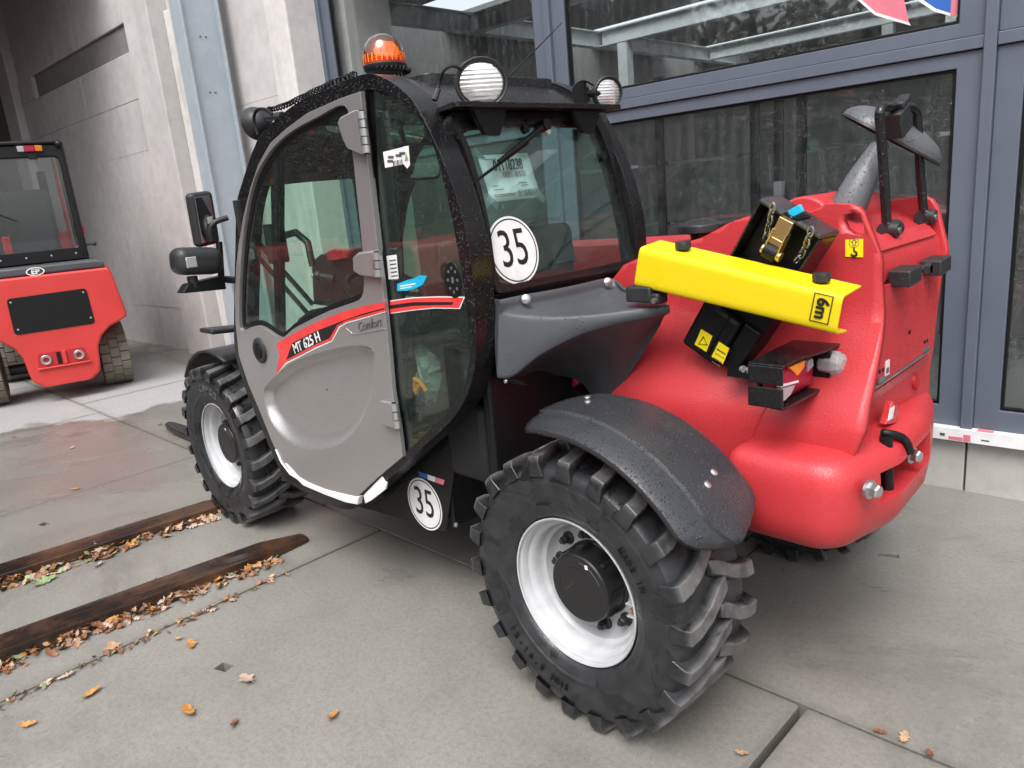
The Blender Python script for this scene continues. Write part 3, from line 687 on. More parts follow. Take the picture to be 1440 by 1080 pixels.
# ---- wheels
def make_wheel():
    w = empty('wheel', (0, 0.75, 0.4), parent=T)
    m = MB()
    half = [(0.212, 0.112), (0.222, 0.128), (0.232, 0.138), (0.252, 0.146), (0.256, 0.1505), (0.262, 0.1515), (0.268, 0.1485), (0.30, 0.1545), (0.318, 0.156), (0.330, 0.1565), (0.334, 0.1545), (0.352, 0.152), (0.366, 0.145), (0.376, 0.130), (0.3815, 0.10), (0.384, 0.05)]
    m.lathe(half + [(0.385, 0)] + [(r, -h) for r, h in reversed(half)], n=96)
    N = 22
    for side in (1, -1):
        for i in range(N):
            th0 = 2 * math.pi * (i + (0.0 if side > 0 else 0.5)) / N
            st = [(0.159, 0.0, 0.388, 0.349, 0.0215), (0.151, 0.0, 0.408, 0.352, 0.0205), (0.115, -0.012, 0.4115, 0.372, 0.0195), (0.062, -0.06, 0.4125, 0.376, 0.0195), (0.015, -0.135, 0.4125, 0.378, 0.021), (-0.022, -0.175, 0.411, 0.378, 0.0175)]
            rows = []
            for y, dt, rt, rb, hw in st:
                row = []
                for sgn, r, ex in ((-1, rb, 0.009), (-1, rt, 0), (1, rt, 0), (1, rb, 0.009)):
                    a = th0 + dt + sgn * (hw + ex) / 0.41
                    row.append((r * math.cos(a), side * y, r * math.sin(a)))
                rows.append(row)
            m.grid(rows); o = len(m.v) - 4 * len(st)
            m.f.append((o, o + 1, o + 2, o + 3)); e = len(m.v) - 4; m.f.append((e + 3, e + 2, e + 1, e))
    for i, (x, y, z) in enumerate(m.v):            # bring the tread down to its rolling radius
        r_ = math.hypot(x, z)
        if r_ > 0.3: k_ = (0.3 + (r_ - 0.3) * 0.915) / r_; m.v[i] = (x * k_, y, z * k_)
    ty = m.build('tyre', 'tyre', w, angle=28, bevel=0.0035, seg=2)
    rim = [(0.1, 0.018), (0.150, 0.018), (0.158, 0.022), (0.166, 0.032), (0.170, 0.05), (0.178, 0.056), (0.182, 0.064), (0.184, 0.084), (0.190, 0.092), (0.198, 0.097), (0.2005, 0.108), (0.2045, 0.116), (0.2115, 0.1185), (0.2155, 0.122), (0.2160, 0.1275), (0.2135, 0.1295), (0.2095, 0.1275)]
    back = [(0.19, 0.0), (0.19, -0.1), (0.21, -0.12)]
    m = MB().lathe(rim, n=72).lathe([(0.1, 0.012), (0.16, 0.012)] + back, n=72).build('rim', 'white', w)
    m = MB().lathe([(0, 0.100), (0.060, 0.100), (0.064, 0.0985), (0.068, 0.100), (0.096, 0.100), (0.101, 0.096), (0.103, 0.088), (0.105, 0.03), (0.112, 0.026), (0.112, 0.016), (0.0, 0.016)], n=56)
    for k in range(8):
        a = 2 * math.pi * k / 8; m.box((0.104 * math.cos(a), 0.052, 0.104 * math.sin(a)), (0.012, 0.05, 0.012), Matrix.Rotation(-a, 3, 'Y'))
    hub = m.build('hub', 'hub_black', w, bevel=0.0015)
    MB().tube([(0.083 * math.cos(a), 0.1005, 0.083 * math.sin(a)) for a in [R(100 + 6 * k) for k in range(11)]], 0.0008, 4).tube([(0.02 + 0.002 * k * k, 0.1004, 0.02 - 0.008 * k) for k in range(5)], 0.0007, 4).build('scratch', 'grey_ink', hub)
    MB().box((0.083 * math.cos(R(118)), 0.1008, 0.083 * math.sin(R(118))), (0.010, 0.0012, 0.012)).build('paint_mark', 'sticker_white', hub)
    for k in (0, 1, 2, 4, 5, 6, 7, 8, 9):
        a = R(36 * k + 84); c = (0.137 * math.cos(a), 0.018, 0.137 * math.sin(a))
        MB().lathe([(0, 0), (0.0195, 0), (0.0195, 0.006), (0.016, 0.011), (0, 0.011)], c, (0, 1, 0), 20).lathe([(0, 0.011), (0.0135, 0.011), (0.0135, 0.026), (0.011, 0.029), (0.0085, 0.029), (0.0085, 0.036), (0, 0.036)], c, (0, 1, 0), 6).build('wheel_nut', 'plastic', w, angle=25)
    a = R(193); c = Vector((0.158 * math.cos(a), 0.03, 0.158 * math.sin(a)))
    MB().box(c + Vector((0, 0.02, 0.018)), (0.03, 0.05, 0.004)).box(c + Vector((0, 0.02, -0.018)), (0.03, 0.05, 0.004)).box(c + Vector((-0.014, 0.02, 0)), (0.004, 0.05, 0.04)).build('valve_guard', 'white', w, bevel=0.0015)
    MB().tube([c + Vector((0, 0, 0)), c + Vector((0.0, 0.045, 0.0))], 0.0035, 8).lathe([(0, 0), (0.006, 0), (0.006, 0.014), (0, 0.014)], c + Vector((0, 0.03, 0)), (0, 1, 0), 8).build('valve', 'zinc', w)
    def arc(s, a0, r, size, mat, up=1):
        n = len(s); st = size * 0.78 / r
        for i, ch in enumerate(s):
            if ch == ' ': continue
            a = R(a0) - (i - (n - 1) / 2) * st * up
            c = (r * math.cos(a), 0.1572, r * math.sin(a)); er = Vector((math.cos(a), 0, math.sin(a))) * up; et = Vector((math.sin(a), 0, -math.cos(a))) * up
            text(ch, size, c, -et if False else et, er, mat, 'sidewall_letter', w, ext=0.0012, bold=0.0008)
    return w, arc
wheel, arc = make_wheel()
fw = copy_tree(wheel, T); fw.location = (2.3, 0.75, 0.4); fw.rotation_euler = (0, R(13), 0)
for x in (0, 2.3):
    o = copy_tree(wheel, T); o.location = (x, -0.45, 0.4); o.rotation_euler = (0, R(7 + 5 * x), R(180))
wheel.rotation_euler = (0, R(4), 0)
def arc_text(w, s, a0, r, size, up=1, mat='seal'):
    n = len(s); st = size * 0.80 / r
    for i, ch in enumerate(s):
        if ch == ' ': continue
        a = R(a0) - (i - (n - 1) / 2) * st * up
        c = (r * math.cos(a), 0.1568, r * math.sin(a)); er = Vector((math.cos(a), 0, math.sin(a))) * up; et = Vector((math.sin(a), 0, -math.cos(a))) * up
        # seen from the left, image-right is towards -x, so lettering runs along -et
        text(ch, size, c, et * -1, er, mat, 'sidewall_letter', w, ext=0.0012, bold=0.0006)
arc_text(fw, 'OSMAC', 97 + 13, 0.296, 0.050, 1, 'grey_ink')
arc_text(wheel, 'SHN 5.61-21', -58, 0.296, 0.030, -1)
arc_text(wheel, 'NI EDAM', 150, 0.284, 0.022)

# ---- cab side frame, roof, glass
CAB_OUT = [(1.92,0.983),(1.753,1.352),(1.67,1.522),(1.585,1.606),(1.408,1.74),(1.253,1.79),(1.076,1.826),(0.879,1.84),(0.724,1.848)] + [(0.632,1.84),(0.543,1.801),(0.464,1.745),(0.414,1.675),(0.371,1.597),(0.333,1.514),(0.3,1.405),(0.287,1.312),(0.289,1.212),(0.308,1.041),(0.363,0.919),(0.468,0.813),(0.631,0.699),(0.816,0.567),(1.004,0.437)] + [(1.126,0.361),(1.234,0.339),(1.382,0.34),(1.593,0.348),(1.688,0.386),(1.763,0.49),(1.835,0.61),(1.904,0.739),(1.939,0.866)]
CAB_HOLE = [(1.813,1.037),(1.674,1.351),(1.601,1.489),(1.498,1.595),(1.335,1.712),(1.197,1.757),(1.047,1.784),(0.844,1.799),(0.723,1.806),(0.663,1.804),(0.601,1.789),(0.522,1.755),(0.445,1.694),(0.396,1.621),(0.368,1.519),(0.346,1.396),(0.33,1.249),(0.329,1.158),(0.326,1.097),(0.343,1.012),(0.393,0.914),(0.512,0.814),(0.757,0.643),(0.907,0.543),(1.081,0.442),(1.215,0.41),(1.38,0.403),(1.548,0.429),(1.647,0.506),(1.714,0.591),(1.799,0.723),(1.848,0.862)]
def xshift(p, dx): return [(a + dx, b) for a, b in p]
outl, holel = cr(CAB_OUT, 3), cr(CAB_HOLE, 3)
MB().plate(outl, [holel], YF, 0.797, 0.873).build('cab_side_frame', 'black', T, bevel=0.027, seg=6)
MB().plate(outl, [holel], YF, 0.075, 0.13).build('cab_side_frame', 'black', T, bevel=0.008)
MB().plate(inset(holel, -0.008), [], YF, 0.098, 0.104).build('right_window', 'glass_cab', T, smooth=False)
# rear post ridges
for k, (dx, y) in enumerate(((0.012, 0.80), (0.02, 0.775))):
    pass
# roof skin between the two side frames
top = [p for p in outl if p[1] > 1.60 and p[0] < 1.6]
top = sorted(top, key=lambda p: -p[0])
top = [p for p in top if not (p[0] < 0.40 and p[1] < 1.69)]
rows = []
for y, dz in ((0.800, -0.03), (0.792, -0.012), (0.765, -0.004), (0.60, 0.002), (0.40, 0.004), (0.22, 0.0), (0.15, -0.012), (0.115, -0.04), (0.09, -0.07)):
    rows.append([(p[0], y, p[1] + dz - 0.012) for p in top])
MB().grid(rows).build('roof_skin', 'black_roof', T, solid=0.012)
MB().plate(rounded([(0.56, 0.17), (0.56, 0.74), (1.25, 0.74), (1.25, 0.17)], 0.05), [], ZF, 1.80, 1.838).build('roof_hatch', 'black_roof', T, bevel=0.015, seg=3)
MB().plate(rounded([(0.315, 0.85), (0.32, 0.13), (0.46, 0.12), (0.46, 0.80)], 0.012), [], ZF, 1.708, 1.722).build('lamp_bar', 'black', T, bevel=0.004)
for y in (0.69, 0.27):
    MB().plate(rounded([(y - 0.07, 1.712), (y + 0.065, 1.712), (y + 0.04, 1.665), (y + 0.02, 1.64), (y - 0.03, 1.635), (y - 0.045, 1.665)], 0.008), [], XF, 0.352, 0.372).build('lamp_bracket', 'black', T, bevel=0.004)
# windscreen and lower front
fr_ = [p for p in holel if p[0] > 1.0 and p[1] > 0.75]; fr_ = sorted(fr_, key=lambda p: -p[1])
fr_ = [p for p in fr_ if p[0] > 1.15]
MB().grid([[(p[0] + 0.02, y, p[1] + 0.01) for p in fr_] for y in (0.125, 0.80)]).build('windscreen', 'glass_cab', T)
MB().span((1.75, 0.13, 0.42), (1.86, 0.80, 0.95)).build('front_panel', 'black_dry', T, bevel=0.02)
# pillar and rear quarter glass
BP = [(0.711,1.806),(0.638,1.799),(0.628,1.652),(0.629,1.384),(0.659,1.143),(0.694,0.908),(0.727,0.677),(0.749,0.647),(0.745,0.853),(0.742,1.069),(0.73,1.242),(0.722,1.494)]
MB().plate(BP, [], YF, 0.84, 0.8545).build('door_pillar', 'black_dry', T, bevel=0.003)
QG = [(0.648,1.803),(0.597,1.79),(0.518,1.756),(0.438,1.693),(0.386,1.62),(0.358,1.519),(0.336,1.396),(0.32,1.249),(0.319,1.159),(0.317,1.098),(0.333,1.012),(0.383,0.914),(0.501,0.811),(0.745,0.641),(0.736,0.853),(0.721,1.139),(0.708,1.385)]
MB().plate(QG, [], YF, 0.862, 0.8655).build('side_glass', 'glass_cab', T, smooth=False)
frit = [(0.736,1.145),(0.527,1.168),(0.325,1.181),(0.32,1.077),(0.334,1.009),(0.388,0.908),(0.506,0.805),(0.751,0.634),(0.774,0.847)]
QF = [(0.649,1.801),(0.601,1.789),(0.522,1.755),(0.445,1.694),(0.396,1.621),(0.368,1.519),(0.346,1.396),(0.33,1.249),(0.329,1.158),(0.726,1.138)]
MB().plate(inset(frit, -0.005), [[(0.674,1.054),(0.584,1.054),(0.494,1.008),(0.49,0.953),(0.544,0.85),(0.628,0.831),(0.688,0.859),(0.687,0.954)]], YF, 0.855, 0.8612).build('painted_glass_edge', 'black_dry', T, smooth=False)
# interior
MB().plate(inset(frit, 0.012), [], YF, 0.772, 0.778).build('interior_dark_sheet', 'seal', T, smooth=False)  # black sheet painting in the cab's inner darkness behind the lower glass
MB().plate(rounded([(0.72, 0.45), (1.78, 0.42), (1.85, 0.55), (0.72, 0.58)], 0.02), [], YF, 0.13, 0.74).build('cab_floor', 'interior', T)
MB().span((0.36, 0.13, 0.55), (0.40, 0.79, 1.185)).build('cab_rear_panel', 'black_dry', T, bevel=0.01)
MB().span((0.415, 0.14, 0.58), (0.62, 0.78, 0.84)).build('seat_base', 'interior', T, bevel=0.03)
MB().plate(rounded([(0.54, 0.83), (1.02, 0.84), (1.03, 0.95), (0.6, 0.94)], 0.04), [], YF, 0.24, 0.70).build('seat', 'seat', T, bevel=0.03, seg=3)
MB().plate(rounded([(0.46, 0.88), (0.58, 0.9), (0.56, 1.36), (0.46, 1.36)], 0.04), [], YF, 0.26, 0.68).build('seat_back', 'seat', T, bevel=0.03, seg=3)
MB().plate(rounded([(1.45, 0.55), (1.80, 0.55), (1.74, 1.02), (1.58, 1.08), (1.48, 1.0)], 0.04), [], YF, 0.26, 0.66).build('dashboard', 'interior', T, bevel=0.02)
MB().plate(rounded([(0.95, 0.7), (1.45, 0.7), (1.42, 1.08), (1.3, 1.13), (0.98, 1.05)], 0.04), [], YF, 0.14, 0.25).build('side_console', 'interior', T, bevel=0.02)
sw = Matrix.Rotation(R(-28), 3, 'Y'); c0 = Vector((1.32, 0.46, 1.13))
ring = [c0 + sw @ Vector((0.165 * math.cos(a), 0.165 * math.sin(a), 0)) for a in [2 * math.pi * k / 32 for k in range(32)]]
m = MB().tube(ring, 0.014, 8, closed=True)
for k in range(3):
    a = 2 * math.pi * k / 3; m.tube([c0, c0 + sw @ Vector((0.16 * math.cos(a), 0.16 * math.sin(a), 0))], 0.01, 6)
m.ball(c0, 0.04).tube([c0, (1.52, 0.46, 0.9)], 0.03, 10).build('steering_wheel', 'interior', T)
MB().tube([(1.12, 0.3, 1.05), (1.10, 0.31, 1.16)], 0.012, 8).ball((1.098, 0.312, 1.19), 0.034, 12, (0.8, 0.8, 1.2)).build('joystick', 'interior', T)
IM = (0.98,0.508,1.603)
MB().plate(rounded([(IM[1] - 0.13, IM[2] - 0.055), (IM[1] + 0.13, IM[2] - 0.055), (IM[1] + 0.13, IM[2] + 0.075), (IM[1] - 0.13, IM[2] + 0.075)], 0.035), [], XF, IM[0], IM[0] + 0.03).build('cab_mirror', 'interior', T, bevel=0.008)
MB().plate(rounded([(IM[1] - 0.12, IM[2] - 0.045), (IM[1] + 0.12, IM[2] - 0.045), (IM[1] + 0.12, IM[2] + 0.065), (IM[1] - 0.12, IM[2] + 0.065)], 0.03), [], XF, IM[0] - 0.003, IM[0] - 0.001).build('cab_mirror_glass', 'mirror', T, smooth=False)
MB().tube([(IM[0] + 0.02, IM[1], IM[2]), (IM[0] + 0.05, IM[1], IM[2] + 0.16)], 0.01, 8).build('cab_mirror_arm', 'interior', T)
CBX = [(2.281,1.222),(2.184,1.258),(1.807,1.29),(1.768,1.276),(1.815,1.039),(2.114,0.991),(2.328,0.997)]
MB().plate(CBX, [], YF, 0.16, 0.25).build('control_box', 'interior', T, bevel=0.012, seg=3)
kb = Vector((2.141,0.3,1.157))
MB().tube([kb + Vector((-.09, -.04, -.02)), kb], [0.022, 0.016], 10).ball(kb, 0.026, 12).build('control_knob', 'plastic', T)
MB().ball(kb + Vector((0.026, 0.01, 0.0)), 0.013, 10).build('knob_tip', 'steel', T)
MB().plate([(2.057,1.273),(1.98,1.289),(1.842,1.284),(1.852,1.244),(2.035,1.23)], [], YF, 0.252, 0.29).build('red_console_trim', 'red_sheet', T, bevel=0.008)
for a_, b_ in (((1.674,0.8,1.362), (1.503,0.7,1.106)), ((1.707,0.8,1.31), (1.562,0.7,1.068))):
    MB().tube([a_, b_], 0.010, 8).build('dark_diagonal_bar', 'black_dry', T)  # two thin dark diagonal bars near the windscreen
# crumpled plastic bag with an orange strap behind the lower side glass
BG = [(0.696,1.043),(0.62,1.045),(0.535,1.016),(0.516,0.968),(0.56,0.859),(0.605,0.793),(0.66,0.804),(0.718,0.825),(0.713,0.923)]
bc = (sum(p[0] for p in BG) / len(BG), sum(p[1] for p in BG) / len(BG)); rows = []
bgp = cr(BG, 4)
for k in range(7):
    rows.append([(lerp(bc[0], p[0], k / 6), 0.835 - 0.05 * (k / 6) ** 2 + 0.022 * noise.noise(Vector((p[0] * 30 * k / 6, k, p[1] * 30))), lerp(bc[1], p[1], k / 6)) for p in bgp])
MB().grid(rows, True).build('plastic_bag', 'bag', T, angle=15)
OS = (0.632,0.845,0.91)
MB().tube([(OS[0] - .025, .84, OS[2] - .02), (OS[0] - .01, .85, OS[2] + .012), (OS[0] + .015, .85, OS[2] + .016), (OS[0] + .03, .842, OS[2] - .018), (OS[0] + .02, .848, OS[2] - .03), (OS[0] - .005, .85, OS[2] + .0)], 0.008, 8).build('orange_strap', 'orange', T)

# ---- door
DOOR = [(0.686,1.8),(0.804,1.797),(1.003,1.782),(1.157,1.752),(1.282,1.72),(1.399,1.657),(1.493,1.581),(1.596,1.477),(1.673,1.382),(1.74,1.283),(1.807,1.154),(1.848,1.04),(1.872,0.897),(1.83,0.774),(1.76,0.655),(1.697,0.536),(1.625,0.431),(1.53,0.4),(1.323,0.394),(1.071,0.421),(0.887,0.55),(0.72,0.658),(0.719,0.756),(0.727,0.884),(0.715,1.044),(0.709,1.159),(0.705,1.245),(0.704,1.348),(0.7,1.494),(0.697,1.617),(0.69,1.753)]
DWIN = [(0.766,1.761),(0.801,1.778),(0.856,1.775),(0.932,1.764),(1.05,1.751),(1.163,1.732),(1.261,1.705),(1.344,1.67),(1.43,1.622),(1.499,1.565),(1.566,1.489),(1.635,1.396),(1.698,1.289),(1.766,1.156),(1.81,1.048),(1.797,1.012),(1.716,1.03),(1.632,1.044),(1.562,1.031),(1.507,1.015),(1.438,1.008),(1.345,1.048),(1.232,1.083),(1.052,1.134),(0.887,1.17),(0.835,1.189),(0.807,1.236),(0.789,1.343),(0.78,1.49),(0.772,1.615),(0.768,1.708)]
REC_O = [(1.687,0.76),(1.618,0.809),(1.483,0.878),(1.34,0.929),(1.223,0.96),(1.114,0.986),(1.012,1.007),(0.917,1.02),(0.847,1.024),(0.809,1.008),(0.81,0.966),(0.827,0.913),(0.859,0.852),(0.916,0.777),(1.011,0.693),(1.132,0.622),(1.286,0.576),(1.461,0.554),(1.598,0.583),(1.677,0.645),(1.7,0.708)]
REC_I = [(1.66,0.761),(1.548,0.815),(1.365,0.877),(1.191,0.923),(1.048,0.958),(0.937,0.979),(0.888,0.983),(0.874,0.97),(0.887,0.913),(0.919,0.856),(0.981,0.784),(1.081,0.709),(1.256,0.644),(1.444,0.623),(1.6,0.645),(1.656,0.699)]
door = MB().plate(DOOR, [cr(DWIN, 2), cr(REC_O, 2)], YF, 0.872, 0.888).build('door', 'silver', T, bevel=0.005, seg=3)
def polar(poly, c, n):
    out = []; N = len(poly)
    for k in range(n):
        a = 2 * math.pi * k / n; d = Vector((math.cos(a), math.sin(a))); best = 0
        for i in range(N):
            p = Vector(poly[i]) - Vector(c); q = Vector(poly[(i + 1) % N]) - Vector(c); e = q - p
            den = d.x * e.y - d.y * e.x
            if abs(den) < 1e-12: continue
            t = (p.x * e.y - p.y * e.x) / den; u = (p.x * d.y - p.y * d.x) / den
            if t > 0 and -1e-6 <= u <= 1 + 1e-6: best = max(best, t)
        out.append((c[0] + d.x * best, c[1] + d.y * best))
    return out
rc = (sum(p[0] for p in REC_I) / len(REC_I), sum(p[1] for p in REC_I) / len(REC_I))
ro, ri = polar(cr(REC_O, 2), rc, 96), polar(cr(REC_I, 3), rc, 96)
rows = []
for k, (t, d) in enumerate(((0, 0), (0.04, 0.001), (0.10, 0.004), (0.25, 0.013), (0.5, 0.024), (0.75, 0.032), (0.92, 0.0355), (1.0, 0.036))):
    rows.append([(lerp(a[0], b[0], t), 0.8868 - d, lerp(a[1], b[1], t)) for a, b in zip(ro, ri)])
for t in (0.7, 0.35, 0.02): rows.append([(rc[0] + (p[0] - rc[0]) * t, 0.8868 - 0.036 + 0.006 * (1 - t), rc[1] + (p[1] - rc[1]) * t) for p in ri])
MB().grid(rows, True).build('door_recess', 'silver', door, angle=70)
wi = cr(DWIN, 2)
MB().plate(inset(wi, -0.003), [inset(wi, 0.020)], YF, 0.8668, 0.8725).build('window_seal', 'seal', door, smooth=False)
MB().plate(inset(wi, 0.004), [], YF, 0.8675, 0.8695).build('door_glass', 'glass_cab', door, smooth=False)
DV = [(1.333,1.708),(1.271,1.713),(1.381,1.402),(1.5,1.015),(1.534,1.004),(1.427,1.403)]
MB().plate(DV, [], YF, 0.8605, 0.8665).plate(xshift(DV, -0.004), [], YF, 0.84, 0.86).build('window_divider', 'seal', door, smooth=False)
hx = (1.481,0.85,1.362)
MB().plate(rounded([(hx[0] - .035, hx[2] - .07), (hx[0] + .02, hx[2] - .07), (hx[0] + .02, hx[2] + .08), (hx[0] - .035, hx[2] + .08)], .012), [], YF, 0.80, 0.862).build('latch', 'plastic', door, bevel=0.006)
MB().tube([(hx[0], .80, hx[2] + .03), (hx[0] - .08, .78, hx[2] + .04), (hx[0] - .14, .77, hx[2]), (hx[0] - .15, .77, hx[2] - .09)], 0.014, 10).build('door_handle', 'plastic', door)
vc = (1.649,0.89,0.94)
MB().lathe([(0, 0.004), (0.030, 0.004), (0.032, 0.010), (0.045, 0.012), (0.052, 0.008), (0.054, 0.0), (0.0, 0.0)], (vc[0], 0.8885, vc[2]), (0, 1, 0), 40).build('lock_rosette', 'plastic', door)
MB().lathe([(0, 0.012), (0.028, 0.012), (0.030, 0.006), (0.030, 0)], (vc[0] - .003, 0.8905, vc[2]), (0, 1, 0), 32).build('lock_cover', 'seal', door)
def hinge(P, B, ny=3):
    MB().plate(P, [], YF, 0.8885, 0.912).build('hinge_leaf', 'silver', door, bevel=0.008, seg=3)
    (xa, za), (xb, zb) = B; a, b = Vector((xa, 0.905, za)), Vector((xb, 0.905, zb))
    for k in range(ny):
        m = MB()
        m.cyl(a.lerp(b, (k + 0.06) / ny), a.lerp(b, (k + 0.94) / ny), 0.0135, 16)
        m.build('hinge_barrel', 'steel' if k % 2 else 'silver', door)
    MB().cyl(a.lerp(b, -0.02), a.lerp(b, 1.02), 0.008, 10).build('hinge_pin', 'black_dry', door)
hinge([(0.698,1.75),(0.669,1.744),(0.669,1.623),(0.692,1.625),(0.76,1.648),(0.78,1.679),(0.795,1.728),(0.779,1.74)], [(0.669,1.744),(0.669,1.625)], 5)
hinge([(0.688,1.342),(0.696,1.259),(0.782,1.262),(0.828,1.28),(0.821,1.321),(0.784,1.336)], [(0.689,1.338),(0.696,1.26)], 3)
hinge([(0.705,0.853),(0.709,0.763),(0.745,0.764),(0.792,0.777),(0.795,0.819),(0.775,0.851)], [(0.702,0.853),(0.698,0.766)], 3)
# stripe decal across door and glass, lettering
def decal(pts, mat, name, par, y=0.8892, n=0):
    return MB().plate(cr(pts, n) if n else pts, [], YF, y - 0.0006, y).build(name, mat, par, smooth=False)
decal([(1.546,0.848),(1.486,0.934),(1.493,0.982),(1.35,1.03),(1.167,1.084),(0.971,1.133),(0.819,1.162),(0.706,1.178),(0.705,1.151),(0.828,1.126),(0.943,1.103),(1.003,1.084),(1.065,1.029),(1.193,0.993),(1.326,0.948),(1.447,0.911)], 'red_decal', 'stripe', door)
decal([(1.435,0.92),(1.361,0.994),(1.178,1.051),(0.98,1.101),(0.843,1.134),(0.707,1.16),(0.708,1.156),(0.84,1.13),(0.951,1.106),(1.011,1.086),(1.076,1.034),(1.216,0.994)], 'ink', 'stripe_core', door, 0.8897)
decal([(1.555,0.841),(1.441,0.909),(1.328,0.944),(1.194,0.989),(1.063,1.027),(0.999,1.082),(0.943,1.1),(0.829,1.123),(0.705,1.149),(0.706,1.147),(0.83,1.12),(0.942,1.097),(0.995,1.079),(1.061,1.024),(1.193,0.985),(1.329,0.94),(1.437,0.905)], 'sticker_white', 'stripe_edge', door)
decal([(0.704,1.18),(0.578,1.195),(0.455,1.202),(0.336,1.205),(0.364,1.169),(0.482,1.165),(0.593,1.153),(0.714,1.137)], 'sticker_white', 'stripe_edge', T, 0.8665)
decal([(0.705,1.177),(0.578,1.192),(0.456,1.199),(0.343,1.202),(0.367,1.172),(0.482,1.168),(0.593,1.156),(0.713,1.14)], 'red_decal', 'stripe', T, 0.8671)
decal([(0.708,1.165),(0.581,1.18),(0.389,1.188),(0.396,1.18),(0.583,1.169),(0.71,1.153)], 'ink', 'stripe_core', T, 0.8677)
a_, b_ = Vector((1.352,0.89,0.966)), Vector((1.146,0.89,1.031))
ex_ = (b_ - a_).normalized()
text('MT 625 H', 0.052, (a_ + b_) / 2 + Vector((0, 0.0004, 0.004)), ex_, (0, 0, 1), 'sticker_white', 'model_lettering', door, sx=(b_ - a_).length / 0.205, bold=0.0006)
a_, b_ = Vector((0.88,0.89,1.085)), Vector((0.735,0.89,1.115))
text('Comfort', 0.042, (a_ + b_) / 2 + Vector((0, 0.0, 0.0)), (b_ - a_), (0, 0, 1), 'grey_ink', 'trim_lettering', door, sx=(b_ - a_).length / 0.150, shear=0.2)
tp = [(0.954,1.078),(0.926,1.065),(0.9,1.062),(0.722,1.092)]
MB().tube([(p[0], 0.8885, p[1]) for p in cr(tp, 4, False)], 0.0022, 6).build('trim_edge', 'silver', door)
# strips of protective film left along the lower door edge
film = [(1.6,0.457),(1.566,0.445),(1.497,0.415),(1.417,0.408),(1.293,0.409),(1.147,0.423),(1.06,0.433),(1.033,0.442),(1.053,0.403),(1.135,0.391),(1.305,0.385),(1.465,0.385),(1.551,0.416)]
MB().plate(film, [], YF, 0.866, 0.8925).build('protective_film', 'white_film', door, bevel=0.004)
MB().plate([(1.023,0.444),(0.877,0.552),(0.864,0.534),(0.851,0.534),(0.861,0.508),(0.904,0.479),(0.968,0.438),(1.017,0.412)], [], YF, 0.873, 0.880).build('protective_film', 'white_film', T, bevel=0.003)
MB().tube([(p[0], 0.889, p[1]) for p in [(1.668,0.504),(1.635,0.452),(1.573,0.414),(1.503,0.404)]], 0.004, 6).build('film_edge', 'white_film', door)
# quarter-glass stickers
def sticker(px, name, mat, y, par=T): return MB().plate(px, [], YF, y - 0.0008, y).build(name, mat, par, smooth=False)
sticker([(0.692,1.32),(0.638,1.324),(0.643,1.25),(0.697,1.247)], 'label', 'sticker_white', 0.8672)
for z in range(6):
    p = [(0.679,1.307),(0.645,1.31)]
    sticker([(p[0][0], p[0][1] - 0.012 * z), (p[1][0], p[1][1] - 0.012 * z), (p[1][0], p[1][1] - 0.012 * z - 0.004), (p[0][0], p[0][1] - 0.012 * z - 0.004)], 'label_print', 'grey_ink', 0.8678)
sticker(cr([(0.654,1.234),(0.658,1.212),(0.61,1.214),(0.55,1.226),(0.523,1.235),(0.498,1.261),(0.535,1.262),(0.558,1.254),(0.603,1.246)], 1), 'blue_arrow_sticker', 'blue_sticker', 0.8672)
sticker([(0.64,1.229),(0.558,1.239),(0.558,1.235),(0.641,1.225)], 'sticker_print', 'sticker_white', 0.8678)
sticker([(0.641,1.221),(0.578,1.229),(0.578,1.226),(0.642,1.218)], 'sticker_print', 'sticker_white', 0.8678)
sticker([(0.641,1.625),(0.54,1.629),(0.543,1.582),(0.64,1.58)], 'label', 'sticker_white', 0.8672)
sticker([(0.54,1.63),(0.513,1.63),(0.517,1.577),(0.532,1.569),(0.544,1.58)], 'label', 'sticker_white', 0.8674)
sticker([(0.527,1.61),(0.521,1.59),(0.54,1.589)], 'green_triangle', 'leaf_green', 0.868)
for q in [(0.618,1.612),(0.579,1.613),(0.624,1.601),(0.56,1.617)]:
    sticker([(q[0], q[1]), (q[0] - .028, q[1] - .002), (q[0] - .028, q[1] - .010), (q[0], q[1] - .008)], 'label_print', 'grey_ink', 0.868)
for k in range(7):
    q = [(0.597,1.596)][0]
    sticker([(q[0] - .007 * k, q[1]), (q[0] - .007 * k - (.0025 + .0015 * (k % 3 == 0)), q[1]), (q[0] - .007 * k - (.0025 + .0015 * (k % 3 == 0)), q[1] - .03), (q[0] - .007 * k, q[1] - .03)], 'barcode_bar', 'ink', 0.868)
sp = (0.379,0.868,1.251)
m = MB().lathe([(0, 0.003), (0.05, 0.003), (0.052, 0.001), (0.052, 0)], (sp[0], 0.866, sp[2]), (0, 1, 0), 36, sx=0.66)
o = m.build('loudspeaker', 'seal', T)
for k in range(8):
    a = 2 * math.pi * k / 8
    MB().plate(disc2((sp[0] + 0.021 * math.cos(a), sp[2] + 0.034 * math.sin(a)), 0.005, 8), [], YF, 0.8692, 0.8698).build('speaker_slot', 'grey_ink', o, smooth=False)
MB().plate(disc2((sp[0], sp[2]), 0.01, 12, 0.7), [], YF, 0.8692, 0.8698).build('speaker_centre', 'grey_ink', o, smooth=False)

